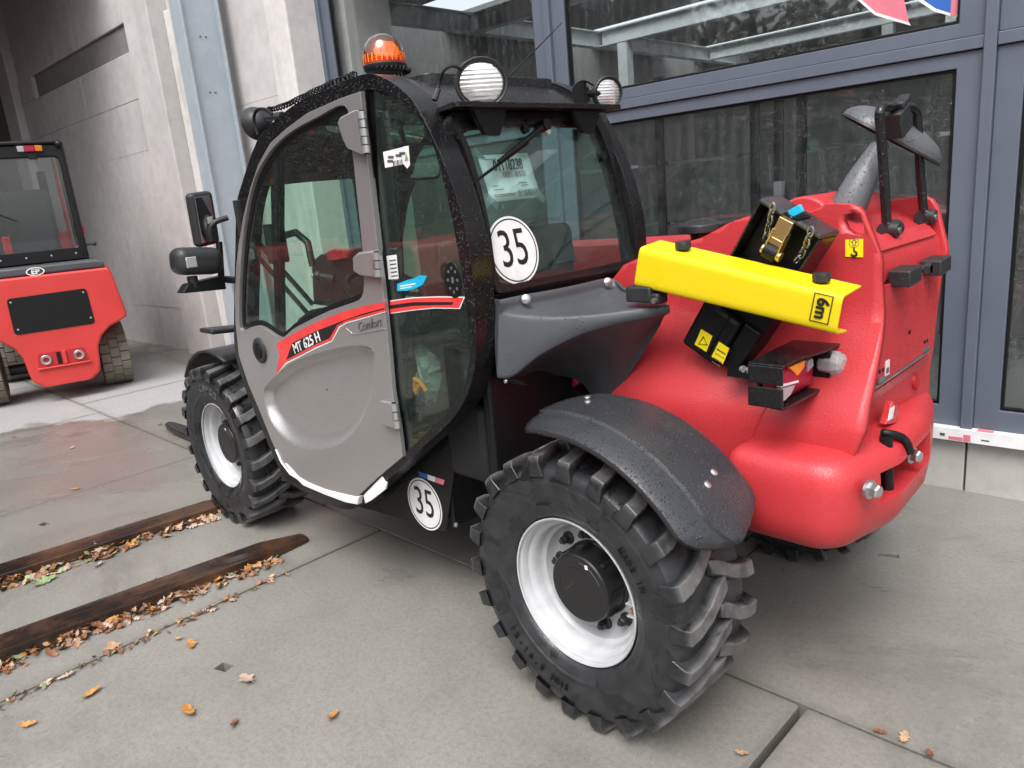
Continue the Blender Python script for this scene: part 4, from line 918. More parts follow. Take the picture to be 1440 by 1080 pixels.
# ---- rear window (leans forward at the top) with wiper, stickers and seal
OW = Vector((0.30, 0, 1.20)); EW = Vector((0.2, 0, 0.98)).normalized(); NW = Vector((-EW.z, 0, EW.x))
WF = lambda p, d: tuple(OW + Vector((0, p[0], 0)) + EW * p[1] + NW * d)
WO = [(0.777,0.511),(0.613,0.512),(0.399,0.513),(0.2,0.513),(0.156,0.49),(0.124,0.409),(0.107,0.297),(0.103,0.195),(0.112,0.077),(0.122,0.014),(0.144,-0.005),(0.294,-0.006),(0.482,-0.003),(0.658,-0.001),(0.763,-0.001),(0.789,0.013),(0.788,0.07),(0.77,0.191),(0.772,0.288),(0.784,0.403),(0.805,0.488),(0.799,0.506)]
WI = [(0.752,0.492),(0.619,0.494),(0.406,0.493),(0.229,0.491),(0.191,0.477),(0.164,0.403),(0.147,0.295),(0.139,0.195),(0.146,0.081),(0.153,0.028),(0.171,0.02),(0.286,0.018),(0.475,0.018),(0.652,0.019),(0.734,0.019),(0.769,0.033),(0.772,0.079),(0.758,0.194),(0.756,0.295),(0.764,0.41),(0.783,0.477),(0.771,0.49)]
rw = MB().plate(cr(WO, 3), [cr(WI, 3)], WF, -0.035, 0.014).build('rear_window', 'black', T, bevel=0.010, seg=3)
MB().plate(inset(cr(WI, 3), -0.004), [], WF, -0.003, 0.001).build('rear_pane', 'glass_rear', rw, smooth=False)
def wplate(pts, name, mat, d, par=rw, holes=[]): return MB().plate(pts, holes, WF, d - 0.0007, d).build(name, mat, par, smooth=False)
def wtext(s, size, c, mat, name, d, sx=1.0, par=rw, **k):
    return text(s, size, WF(c, d), (0, -1, 0), EW, mat, name, par, sx=sx, **k)
s35 = [(0.675,0.114)][0]
wplate(disc2(s35, 0.1, 56), 'speed_sticker', 'sticker_white', 0.0022)
wplate(disc2(s35, 0.0935, 56), 'sticker_ring', 'ink', 0.0026, rw, [disc2(s35, 0.0895, 56)])
wtext('35', 0.155, (s35[0], s35[1] + 0.002), 'ink', 'sticker_number', 0.0026, 0.78)
# wiper
wp = [(0.46,0.467),(0.677,0.367),(0.774,0.317)]; w0 = [(0.528,0.421),(0.78,0.315)]
m = MB().tube([WF(wp[0], .03), WF(((wp[0][0] + wp[1][0]) / 2, (wp[0][1] + wp[1][1]) / 2), .032), WF(wp[1], .024)], [0.011, 0.009, 0.006], 8)
m.build('wiper_arm', 'black_dry', rw)
MB().tube([WF(w0[0], .012), WF(w0[1], .010)], 0.0048, 6).build('wiper_blade', 'seal', rw)
MB().cyl(WF(wp[0], 0.0), WF(wp[0], .045), 0.017, 16).build('wiper_pivot', 'black_dry', rw)
q = [(0.435,0.454),(0.525,0.463),(0.19,0.369)]
MB().cyl(WF(q[0], .002), WF(q[0], .02), 0.011, 14).build('washer_nozzle', 'sticker_white', rw)
MB().cyl(WF(q[1], .002), WF(q[1], .018), 0.013, 14).build('pane_bolt', 'black_dry', rw)
MB().cyl(WF(q[2], .002), WF(q[2], .018), 0.015, 14).build('pane_bolt', 'black_dry', rw)
lt = [(0.451,0.081)][0]
MB().plate(rounded([(lt[0] - .05, lt[1] - .03), (lt[0] + .05, lt[1] - .03), (lt[0] + .05, lt[1] + .03), (lt[0] - .05, lt[1] + .03)], .008), [], WF, -0.05, -0.012).build('window_latch', 'plastic', rw, bevel=0.006)

# ---- lamps, beacon, aerial, cables
def worklamp(c, d, r, name='work_lamp', sx=1.12):
    c, d = Vector(c), Vector(d).normalized()
    o = MB().lathe([(0, -1.05 * r), (0.35 * r, -1.02 * r), (0.75 * r, -0.78 * r), (1.0 * r, -0.35 * r), (1.13 * r, 0.0), (1.15 * r, 0.28 * r), (1.10 * r, 0.34 * r), (1.02 * r, 0.30 * r), (0.98 * r, 0.18 * r), (0, 0.17 * r)], c, d, 40, sx).build(name, 'plastic', T)
    u = Vector((0, 0, 1)); u = (u - d * u.dot(d)).normalized(); w = u.cross(d).normalized(); rows = []
    for i in range(41):                                # fluted glass: shallow ribs across the whole lens
        v = -0.985 + 1.97 * i / 40; half_ = math.sqrt(max(0.0, 1 - v * v)); row = []
        for j in range(9):
            q = (-1 + j / 4) * half_; dome = 0.15 * (1 - v * v - q * q)
            row.append(c + u * (v * 0.985 * r) + w * (q * 0.985 * r * sx) + d * (r * (0.19 + dome + (0.016 if i % 4 < 2 else 0.0) * (abs(v) < .9))))
        rows.append(row)
    MB().grid(rows).build('lamp_glass', 'lamp_face', o, angle=60)
    MB().tube([c + d * (0.27 * r) + u * (0.99 * r * math.cos(a)) + w * (0.99 * r * sx * math.sin(a)) for a in [2 * math.pi * k / 36 for k in range(36)]], 0.05 * r, 6, closed=True).build('lamp_ring', 'black_dry', o)
    return o
L1 = (0.36,0.709,1.777); L2 = (0.38,0.13,1.765); L3 = (1.62,0.753,1.827)
o = worklamp(L1, (-0.80, 0.50, -0.06), 0.0585)
MB().tube([Vector(L1) + Vector((0, 0, -.06)), (L1[0] + .03, L1[1] - .0, 1.72)], 0.012, 8).box((L1[0] + .02, L1[1], 1.726), (.05, .07, .008)).build('lamp_foot', 'black_dry', o)
o = worklamp(L2, (-0.86, 0.33, -0.10), 0.047, sx=1.0)
MB().box((L2[0] + .03, L2[1] + .1, 1.76), (.05, .012, .08)).box((L2[0] + .03, L2[1] + .085, 1.762), (.03, .03, .045)).tube([(L2[0] + .03, L2[1] + .1, 1.765), L2], 0.012, 8).build('lamp_foot', 'black_dry', o)
o = worklamp(L3, (0.95, 0.15, -0.12), 0.055, sx=1.0)
MB().tube([L3, (L3[0] - .06, L3[1] - .04, L3[2] - .02), (L3[0] - .12, L3[1] - .06, L3[2] + .01)], 0.012, 8).build('lamp_foot', 'black_dry', o)
def cable(pts, r=0.004, name='cable'): return MB().tube(cr(pts, 6, False), r, 7).build(name, 'seal', T)
cable([(0.42,0.828,1.741), (0.42,0.807,1.782), (0.4,0.804,1.811), (0.38,0.789,1.821), (0.37,0.763,1.812)])
MB().tube([(0.42,0.831,1.739), (0.42,0.814,1.767)], 0.008, 8).build('cable_gland', 'plastic', T)
cable([(0.4,0.277,1.776), (0.39,0.266,1.794), (0.38,0.239,1.8), (0.38,0.197,1.788)], 0.003)
c1 = [(1.477,0.83,1.767), (1.49,0.83,1.824), (1.451,0.83,1.852), (1.385,0.83,1.845), (1.339,0.83,1.82)]
cable(c1, 0.006)
hel = []; hp = [Vector(p) for p in cr([(1.424,0.8,1.841), (1.304,0.8,1.839), (1.148,0.8,1.85), (0.995,0.8,1.861), (0.832,0.8,1.867)], 30, False)]
for i, p in enumerate(hp):
    a = i * 1.5; hel.append(p + Vector((0, 0.009 * math.cos(a), 0.009 * math.sin(a) + 0.008)))
MB().tube(hel, 0.0035, 6).build('coiled_cable', 'seal', T)
MB().tube([(1.414,0.82,1.822), (1.287,0.82,1.81)], [0.012, 0.016], 8).build('cable_plug', 'plastic', T)
BC = (0.84,0.677,1.894)
prof = [(0.066, 0), (0.0675, 0.003), (0.0672, 0.022), (0.064, 0.042), (0.056, 0.061), (0.044, 0.076), (0.028, 0.086), (0.012, 0.090), (0.0, 0.091)]
bb = Vector((BC[0], BC[1], BC[2]))
beac = MB().lathe([(0, -0.006), (0.062, -0.006), (0.068, 0.0), (0.070, 0.012), (0.066, 0.016), (0, 0.016)], bb, (0, 0, 1), 40).build('beacon', 'plastic', T)
MB().lathe([(r, h + 0.0165) for r, h in prof], bb, (0, 0, 1), 48).build('beacon_dome', 'amber_shell', beac)
m = MB()
for k in range(26):
    a = 2 * math.pi * k / 26; m.box(bb + Vector((0.0655 * math.cos(a), 0.0655 * math.sin(a), 0.032)), (0.004, 0.004, 0.026), Matrix.Rotation(a, 3, 'Z'))
m.build('dome_rib', 'amber_core', beac)
MB().lathe([(0, 0.017), (0.052, 0.017), (0.054, 0.03), (0.050, 0.034), (0, 0.034)], bb, (0, 0, 1), 28).build('lamp_base', 'amber_core', beac)
MB().plate(rounded([(-0.042, 0.035), (0.042, 0.035), (0.040, 0.06), (0.022, 0.082), (-0.022, 0.082), (-0.040, 0.06)], 0.008), [], lambda p, d: tuple(bb + Vector((-0.35 * p[0] - 0.02 + d, -0.94 * p[0] + d * .3, p[1]))), 0.0, 0.004).build('reflector', 'lamp_face', beac)
MB().cyl(bb + Vector((-.03, .015, .034)), bb + Vector((-.03, .015, .062)), 0.009, 12).build('bulb', 'sticker_white', beac)
hb = []
for i in range(160):
    a = i * 0.75; t = i / 160 * 3.6 + 2.2; hb.append(bb + Vector(((0.075 + 0.005 * math.cos(a)) * math.cos(t), (0.075 + 0.005 * math.cos(a)) * math.sin(t), -0.006 + 0.006 * math.sin(a))))
MB().tube(hb, 0.0032, 6).build('beacon_cable', 'seal', beac)
AE = (0.62,0.353,1.839); AT = (0.62,0.056,2.036)
ae = MB().cyl((AE[0], AE[1], AE[2] - .02), (AE[0], AE[1], AE[2] + .01), 0.014, 14).build('aerial', 'plastic', T)
MB().tube([AE, AT], [0.0035, 0.0014], 6).build('aerial_rod', 'seal', ae)

# ---- front mirrors, signal lamp, front guards on the far left
def shell(c, hx_, hy_, hz_, rot, mat, name, par=T, bev=0.02): return MB().box(c, (hx_, hy_, hz_), rot).build(name, mat, par, bevel=bev, seg=4)
mc = Vector((2.0,0.882,1.484)); rot = Matrix.Rotation(R(24), 3, 'Z') @ Matrix.Rotation(R(-4), 3, 'X') @ Matrix.Rotation(R(-5), 3, 'Y')
mir = shell(mc, 0.05, 0.125, 0.225, rot, 'plastic', 'side_mirror')
MB().box(mc + rot @ Vector((-0.026, 0.008, 0.0)), (0.003, 0.09, 0.19), rot).build('mirror_glass', 'mirror', mir, bevel=0.001)
MB().box(mc + rot @ Vector((-0.029, -0.012, -0.005)), (0.001, 0.028, 0.028), rot).build('mirror_sticker', 'sticker_white', mir, smooth=False)
a0 = Vector((1.98,0.868,1.392))
MB().tube(cr([a0, (1.97,0.869,1.44), (1.96,0.846,1.467), (1.95,0.794,1.48)], 5, False), 0.012, 10).build('mirror_arm', 'plastic', T)
MB().tube([(1.98,0.838,1.383), (1.98,0.861,1.195)], 0.014, 10).build('mirror_post', 'black_dry', T)
MB().tube([(1.97,0.841,1.22), (1.8,0.812,1.21)], 0.016, 8).build('mirror_bracket', 'black_dry', T)
lc = Vector((1.98,0.951,1.314))
hl = MB().box(lc, (0.13, 0.20, 0.115), Matrix.Rotation(R(6), 3, 'X')).build('head_lamp', 'plastic', T, bevel=0.042, seg=5)
MB().box(lc + Vector((-0.062, 0.045, 0.0)), (0.012, 0.045, 0.045)).build('side_lamp', 'clear_lens', hl, bevel=0.004)
MB().plate([(lc.y - 0.1, lc.z - 0.135), (lc.y + 0.09, lc.z - 0.125), (lc.y + 0.06, lc.z - 0.09), (lc.y - 0.1, lc.z - 0.075)], [], XF, lc.x - 0.02, lc.x + 0.05).build('lamp_shelf', 'black_dry', T, bevel=0.004)
MB().tube([lc + Vector((0, 0.03, -.06)), lc + Vector((0, 0.03, -.11))], 0.022, 10).build('lamp_foot', 'plastic', hl)
g = (2.1,0.835,0.989)
MB().box((2.1, g[1] + .01, g[2]), (0.14, 0.16, 0.022), Matrix.Rotation(R(5), 3, 'X')).build('front_step', 'plastic', T, bevel=0.008)
rows = []
for k in range(9):
    a = R(40 + 9 * k); rows.append([(2.3 + 0.47 * math.cos(a), y, 0.4 + 0.47 * math.sin(a)) for y in (0.62, 0.66, 0.78, 0.84, 0.86)])
MB().grid(rows).build('front_mudguard', 'plastic', T, solid=0.012)
MB().box((1.95, 0.99, 0), (0.001, 0.001, 0.001)) if False else None
hx2 = (1.653,0.88,1.473)
MB().plate(rounded([(hx2[0] - .02, hx2[2] - .07), (hx2[0] + .02, hx2[2] - .07), (hx2[0] + .02, hx2[2] + .07), (hx2[0] - .02, hx2[2] + .07)], .006), [], YF, .80, .885).build('door_stop', 'plastic', T, bevel=0.004)

# ---- black lower box under the cab, round sticker, flag strip
BX = [(0.377,1.007),(0.418,0.901),(0.537,0.774),(0.617,0.615),(0.717,0.331),(1.011,0.308),(1.292,0.278),(1.673,0.264),(1.43,0.481),(0.904,0.801)]
box = MB().plate(BX, [], YF, -0.10, 0.752).build('lower_cab_box', 'black', T, bevel=0.006)
MB().plate([(0.504,0.808),(0.537,0.755),(0.612,0.612),(0.709,0.336),(0.88,0.317),(1.207,0.294),(1.089,0.372),(0.83,0.523),(0.644,0.667)], [], YF, 0.752, 0.756).build('box_side_plate', 'black_dry', box, bevel=0.002)
c35 = [(0.816,0.415)][0]
MB().plate(disc2(c35, 0.1, 56), [], YF, 0.7562, 0.757).build('speed_sticker', 'sticker_white', box, smooth=False)
MB().plate(disc2(c35, 0.0935, 56), [disc2(c35, 0.0895, 56)], YF, 0.757, 0.7576).build('sticker_ring', 'ink', box, smooth=False)
text('35', 0.155, (c35[0], 0.7578, c35[1] + 0.002), (-1, 0, 0), (0, 0, 1), 'ink', 'sticker_number', box, sx=0.78)
fl = [(0.829,0.539),(0.679,0.539),(0.691,0.518),(0.824,0.521)]
def lerp2(a, b, t): return (lerp(a[0], b[0], t), lerp(a[1], b[1], t))
for t0, t1, mt in ((0, 0.36, 'blue_flag'), (0.36, 0.66, 'sticker_white'), (0.66, 1, 'pink')):
    MB().plate([lerp2(fl[0], fl[1], t0), lerp2(fl[0], fl[1], t1), lerp2(fl[3], fl[2], t1), lerp2(fl[3], fl[2], t0)], [], YF, 0.7562, 0.757).build('flag_strip', mt, box, smooth=False)
x_ = min(p[0] for p in BX)
BR = [(0.665,0.693,0.529), (0.665,0.554,0.531), (0.665,0.43,0.539), (0.665,0.742,0.369)]
MB().tube([BR[0], BR[2]], 0.0022, 6).build('panel_edge', 'steel', box)
for p in BR: bolt((p[0], p[1], p[2]), (-1, 0, 0), 0.007, 0.008, box)
MB().span((0.665, -0.10, 0.36), (0.69, 0.745, 0.98)).build('box_rear_panel', 'black_dry', box, bevel=0.004)

# ---- grey tank cover behind the cab (three-sided, its broad face turned towards the camera)
rim_ = [(0.272,0.802,1.151), (0.232,0.762,1.142), (0.162,0.692,1.129), (0.091,0.621,1.125), (0.02,0.55,1.128), (-0.029,0.501,1.132), (-0.066,0.464,1.134)]
low_ = [(0.288,0.818,0.962), (0.255,0.785,0.962), (0.197,0.727,1.018), (0.119,0.649,1.065), (0.041,0.571,1.09), (-0.018,0.512,1.099), (-0.067,0.463,1.109)]
back_ = [(0.268,0.8,1.189), (0.268,0.706,1.189), (0.268,0.586,1.185), (0.268,0.456,1.183), (0.268,0.293,1.18), (0.153,0.36,1.152), (-0.01,0.4,1.129)]
shelf_ = [(0.262,0.802,1.172), (0.262,0.71,1.161), (0.262,0.58,1.152), (0.262,0.443,1.148), (0.255,0.301,1.149), (0.135,0.37,1.145), (-0.013,0.405,1.128)]
inn_ = [(0.393,0.7,0.908), (0.411,0.6,0.887), (0.382,0.52,0.892), (0.292,0.46,0.867), (0.22,0.43,0.776), (0.123,0.42,0.898), (-0.013,0.43,1.069)]
def ups(p, n=4): return [Vector(v) for v in cr(p, n, False)]
rimu, lowu, backu, shu, innu = ups(rim_), ups(low_), ups(back_), ups(shelf_), ups(inn_)
out_n = Vector((-0.7071, 0.7071, 0))
rows = [[p + Vector((0.012, 0, -.004)) for p in backu], backu, [p.lerp(q, 0.5) + Vector((-.004, .002, 0)) for p, q in zip(backu, shu)], shu]
rows += [[p.lerp(q, t) + Vector((0, 0, -0.006 * math.sin(t * 3.14))) for p, q in zip(shu, rimu)] for t in (0.12, 0.35, 0.6, 0.85)]
rows += [[p.lerp(q, t) + out_n * (0.006 * math.sin(t * 3.14)) for p, q in zip(rimu, lowu)] for t in (0.02, 0.1, 0.3, 0.55, 0.8, 0.95)]
rows += [[p.lerp(q, t) + out_n * (-0.03 * math.sin(t * 3.14) - 0.0) for p, q in zip(lowu, innu)] for t in (0.0, 0.06, 0.2, 0.45, 0.75, 1.0)]
tank = MB().grid(rows).build('tank_cover', 'grey_plastic', T, angle=50, subsurf=1)
# left end of the cover against the cab
MB().grid([[r_[0] for r_ in rows], [Vector((0.30, r_[0].y - 0.01, r_[0].z)) for r_ in rows]]).build('tank_cover_end', 'grey_plastic', T)
for p in ((0.25,0.712,1.176), (0.25,0.339,1.171)):
    MB().lathe([(0, 0), (0.015, 0), (0.0145, 0.004), (0.011, 0.007), (0, 0.008)], p, (-0.8, 0.5, 0.2), 16).build('cover_screw', 'steel', tank)
p = (0.283,0.8,0.948)
MB().ball((p[0], p[1] - .01, p[2]), 0.008, 10).build('cover_screw', 'steel', tank)
# red bracket peeping out under the cover
MB().plate([(0.465,0.872),(0.373,0.877),(0.338,0.842),(0.358,0.827),(0.412,0.803),(0.435,0.703),(0.455,0.705),(0.433,0.793),(0.457,0.815)], [], YF, 0.40, 0.42).build('red_bracket', 'red', T, bevel=0.003)
MB().plate([(0.394,0.808),(0.36,0.825),(0.238,0.821),(0.213,0.768),(0.403,0.708)], [], YF, 0.42, 0.46).build('mudguard_bracket', 'black_dry', T, bevel=0.004)

# ---- rear mudguard over the left wheel
rows = []
A0, A1 = 76, 152
for k in range(33):
    t = k / 32; a = R(lerp(A0, A1, t))
    # rounded outline at both ends
    e0 = max(0.0, 1 - (t / 0.16)); e1 = max(0.0, (t - 0.86) / 0.14)
    yi = 0.600 + 0.03 * e0 ** 2 + 0.15 * e1 ** 2.5; yo = 0.910 - 0.02 * e0 ** 1.5 - 0.13 * e1 ** 2.2
    row = []
    for f, dr in ((0, -0.016), (0.0, -0.004), (0.05, 0.0), (0.105, 0.001), (0.125, 0.011), (0.35, 0.016), (0.55, 0.016), (0.735, 0.013), (0.752, 0.005), (0.86, -0.001), (0.95, -0.009), (1.0, -0.018), (1.0, -0.030)):
        r = 0.492 + dr; y = lerp(yi, yo, f); row.append((r * math.cos(a), y, 0.4 + r * math.sin(a)))
    rows.append(row)
fen = MB().grid(rows).build('rear_mudguard', 'fender', T, solid=0.005, angle=24, subsurf=0)
for px in ((792, 567), (817, 561), (1002, 667), (988, 678)):
    pass
for ang, y in ((84, 0.70), (88, 0.74), (133, 0.71), (135, 0.76)):
    a = R(ang); c = Vector((0.509 * math.cos(a), y, 0.4 + 0.509 * math.sin(a)))
    MB().lathe([(0, 0.006), (0.006, 0.0055), (0.010, 0.003), (0.011, 0)], c, (math.cos(a), 0, math.sin(a)), 16).build('mudguard_screw', 'steel', fen)

# ---- red body between the wheels
def fbody(x, z): return 0.26 + 0.17 * (1 - smooth(0.80, 1.12, z))
BO = [(-0.482,1.371),(-0.503,1.363),(-0.515,1.347),(-0.554,1.249),(-0.56,1.224),(-0.56,1.18),(-0.587,0.936),(-0.593,0.836),(-0.567,0.753),(-0.553,0.674),(-0.481,0.597),(-0.299,0.55),(-0.162,0.514),(0.013,0.517),(0.145,0.608),(0.207,0.718),(0.225,0.855),(0.275,0.975),(0.305,1.151),(0.236,1.217),(0.137,1.253),(0.044,1.276),(-0.056,1.298),(-0.147,1.338),(-0.2,1.353),(-0.277,1.358),(-0.376,1.357),(-0.398,1.365),(-0.417,1.375),(-0.45,1.376)]
EYE = [(-0.468,1.348),(-0.493,1.35),(-0.507,1.346),(-0.516,1.326),(-0.52,1.302),(-0.508,1.295),(-0.492,1.297),(-0.474,1.31),(-0.465,1.332)]
bm = bmesh.new()
m = MB(); m.plate(BO, [EYE], YF, 0.0, 0.0); n_ = len(BO) + len(EYE)
vs = [bm.verts.new((p[0], 0, p[2])) for p in m.v[:n_]]
for f in m.f:
    if len(f) == 3 and max(f) < n_:
        try: bm.faces.new([vs[i] for i in f])
        except ValueError: pass
for i in range(36):
    x = -0.72 + 0.03 * i
    bmesh.ops.bisect_plane(bm, geom=bm.verts[:] + bm.edges[:] + bm.faces[:], plane_co=(x, 0, 0), plane_no=(1, 0, 0))
for i in range(36):
    z = 0.5 + 0.03 * i
    bmesh.ops.bisect_plane(bm, geom=bm.verts[:] + bm.edges[:] + bm.faces[:], plane_co=(0, 0, z), plane_no=(0, 0, 1))
CR0, CR1 = Vector((-0.341,0.4,0.847)), Vector((-0.299,0.42,0.737))
cd_ = Vector((CR1.x - CR0.x, 0, CR1.z - CR0.z)).normalized(); cn_ = Vector((cd_.z, 0, -cd_.x)); cn_ = cn_ if cn_.x > 0 else -cn_
for off_ in (0.0, 0.006, 0.012, 0.02):
    bmesh.ops.bisect_plane(bm, geom=bm.verts[:] + bm.edges[:] + bm.faces[:], plane_co=(CR0.x + cn_.x * off_, 0, CR0.z + cn_.z * off_), plane_no=cn_)
for v in bm.verts:
    y = fbody(v.co.x, v.co.z)
    # shallow hollow ahead of the pressed crease near the mudguard
    xc = lerp(CR0.x, CR1.x, (v.co.z - CR0.z) / (CR1.z - CR0.z))
    y -= 0.020 * smooth(0.0, 0.013, v.co.x - xc) * (1 - smooth(0.10, 0.22, v.co.x - xc)) * (1 - smooth(0.86, 1.0, v.co.z)) 
    v.co.y = y
me = bpy.data.meshes.new('body_side'); bmesh.ops.recalc_face_normals(bm, faces=bm.faces); bm.to_mesh(me); bm.free()
me.shade_smooth(); me.set_sharp_from_angle(angle=R(40))
bod = bpy.data.objects.new('body_side', me); sc.collection.objects.link(bod); me.materials.append(M['red']); bod.parent = T
md = bod.modifiers.new('solid', 'SOLIDIFY'); md.thickness = 0.024; md.offset = 0.0
RB = [(p[0], p[1]) for p in BO if p[1] > 0.75]
MB().plate([(-0.312,1.347),(-0.406,1.354),(-0.489,1.358),(-0.509,1.348),(-0.526,1.321),(-0.551,1.228),(-0.558,1.201),(-0.557,1.176),(-0.545,1.148),(-0.535,1.031),(-0.528,0.887),(-0.512,0.736),(-0.506,0.693),(-0.365,0.618),(-0.172,0.69),(-0.119,1.086),(-0.166,1.251)], [], YF, -0.262, -0.238).build('right_body_side', 'red', T, bevel=0.005)
# hump, cross tubes and hood between the two sides
hood = [(-0.30, 1.33), (-0.40, 1.325), (-0.455, 1.300), (-0.50, 1.272), (-0.515, 1.262), (-0.535, 1.235), (-0.542, 1.20), (-0.545, 1.165), (-0.53, 1.16), (-0.53, 0.7), (-0.2, 0.7), (-0.2, 1.28)]
MB().plate(hood, [], YF, -0.2375, 0.243).build('rear_hood', 'red', T, bevel=0.006)
MB().plate([(-0.505, 1.283), (-0.515, 1.276), (-0.538, 1.247), (-0.530, 1.243), (-0.508, 1.27)], [], YF, -0.21, 0.21).build('hood_rib', 'red', T, bevel=0.003)
MB().cyl((-0.32, -0.20, 1.31), (-0.32, 0.19, 1.31), 0.085, 28).build('boom_pivot', 'red', T, bevel=0.006)
MB().cyl((-0.32, 0.19, 1.31), (-0.32, 0.236, 1.31), 0.05, 24).build('pivot_pin', 'red', T, bevel=0.004)
p = (-0.42,-0.303,1.305)
MB().tube([(p[0], p[1], p[2] - .06), (p[0], p[1], p[2] + .03)], 0.006, 8).box((p[0], p[1], p[2] + .033), (0.035, 0.03, 0.008)).build('hood_catch', 'red', T, bevel=0.002)
# rear door panel with hinges, buffers
PN = [(0.257,1.163),(-0.176,1.164),(-0.156,0.926),(0.264,0.911)]
MB().plate(rounded(PN, 0.008), [], XF, -0.559, -0.548).build('rear_panel', 'red_sheet', T, bevel=0.002)
MB().plate([(0.258,1.17),(0.243,1.161),(0.251,0.907),(0.264,0.897)], [], XF, -0.549, -0.545).build('panel_gap', 'seal', T, smooth=False)
PE = [(0.285,0.909),(-0.137,0.924)]
MB().tube([(-0.556, PE[0][0], PE[0][1] - .004), (-0.556, PE[1][0], PE[1][1] - .004)], 0.0045, 8).build('panel_hinge', 'steel', T)
for u in (0.10, 0.88):
    q = lerp2(PE[0], PE[1], u)
    MB().plate([(q[0] + .02, q[1] + .004), (q[0] - .02, q[1] + .004), (q[0] - .02, q[1] + .018), (q[0] + .02, q[1] + .018)], [], XF, -0.562, -0.5592).build('hinge_plate', 'steel', T)
    for d in (-.01, .012): MB().cyl((-.5592, q[0] + d, q[1] + .034), (-.5615, q[0] + d, q[1] + .034), 0.005, 8).build('panel_hole', 'seal', T)
q = [(0.203,0.943)][0]
MB().plate([(q[0] - .014, q[1] - .02), (q[0] + .014, q[1] - .02), (q[0] + .014, q[1] + .02), (q[0] - .014, q[1] + .02)], [], XF, -0.5605, -0.5592).build('panel_label', 'sticker_white', T, smooth=False)
MB().plate([(q[0] - .009, q[1] - .015), (q[0] + .009, q[1] - .015), (q[0] + .009, q[1] + .0), (q[0] - .009, q[1] + .0)], [], XF, -0.561, -0.5606).build('label_print', 'grey_ink', T, smooth=False)
q = [(0.051,1.009)][0]
MB().cyl((-.5592, q[0], q[1]), (-.562, q[0], q[1]), 0.006, 10).build('panel_hole', 'seal', T)
for q in [(0.155,1.178),(-0.077,1.175)]:
    MB().box((-0.578, q[0], q[1]), (0.055, 0.085, 0.042), Matrix.Rotation(R(-4), 3, 'X')).build('rubber_buffer', 'plastic', T, bevel=0.004)
q = [(0.042,1.181)][0]
MB().cyl((-.55, q[0], q[1]), (-.605, q[0], q[1]), 0.011, 12).cyl((-.59, q[0], q[1]), (-.605, q[0], q[1]), 0.017, 6).build('panel_latch', 'plastic', T)
# sloping lower rear panel, drain cap, label flap
lp = [(-0.535,0.227,0.878), (-0.535,-0.208,0.892), (-0.5,-0.244,0.685), (-0.5,0.183,0.719)]
MB().add(lp + [Vector(p) + Vector((0.02, 0, 0)) for p in lp], [(0, 1, 2, 3), (7, 6, 5, 4), (0, 4, 5, 1), (1, 5, 6, 2), (2, 6, 7, 3), (3, 7, 4, 0)]).build('lower_rear_panel', 'red_sheet', T, smooth=False, bevel=0.003)
q = (-0.53,-0.099,0.83)
MB().lathe([(0, 0.008), (0.024, 0.008), (0.027, 0.0)], q, (-1, 0, 0.15), 24, 0.8).build('drain_cap', 'red_deep', T)
fl_ = [(0.199,0.853),(0.141,0.819),(0.168,0.782),(0.239,0.798),(0.216,0.824)]
MB().plate(fl_, [], XF, -0.575, -0.555).build('label_flap', 'red_sheet', T, bevel=0.003)
MB().plate([(0.22,0.837),(0.19,0.837),(0.202,0.806),(0.232,0.807)], [], XF, -0.5775, -0.5755).build('flap_label', 'sticker_white', T, smooth=False)
# hook sticker on the left plate
hk = [(-0.473,1.285),(-0.517,1.286),(-0.518,1.24),(-0.474,1.242)]
hy = fbody(hk[0][0], hk[0][1]) + 0.0135
stk = MB().plate(hk, [], YF, hy, hy + 0.001).build('lifting_sticker', 'yellow_sticker', T, smooth=False)
hc = (sum(p[0] for p in hk) / 4, sum(p[1] for p in hk) / 4)
def hmap(u, v): return (hc[0] - u, hy + 0.0016, hc[1] + v)
MB().tube([hmap(0.012 * math.cos(a), 0.014 + 0.012 * math.sin(a)) for a in [2 * math.pi * k / 20 for k in range(20)]], 0.0007, 4, closed=True).build('sticker_circle', 'grey_ink', stk)
MB().plate([(hc[0] - u, hc[1] + v) for u, v in ((0, .024), (.008, .014), (.004, .014), (.004, .006), (-.004, .006), (-.004, .014), (-.008, .014))], [[(hc[0] - u, hc[1] + v) for u, v in ((0, .0205), (.0045, .0155), (.0025, .0155), (.0025, .0075), (-.0025, .0075), (-.0025, .0155), (-.0045, .0155))]], YF, hy + .0012, hy + .0018).build('sticker_arrow', 'grey_ink', stk, smooth=False)
MB().tube([hmap(0.0, 0.002), hmap(0.0, -0.006), hmap(0.006, -0.010), hmap(0.007, -0.016), hmap(0.001, -0.0205), hmap(-0.006, -0.017), hmap(-0.007, -0.013)], [.002, .002, .0026, .003, .003, .0024, .001], 6).build('sticker_hook', 'ink', stk)
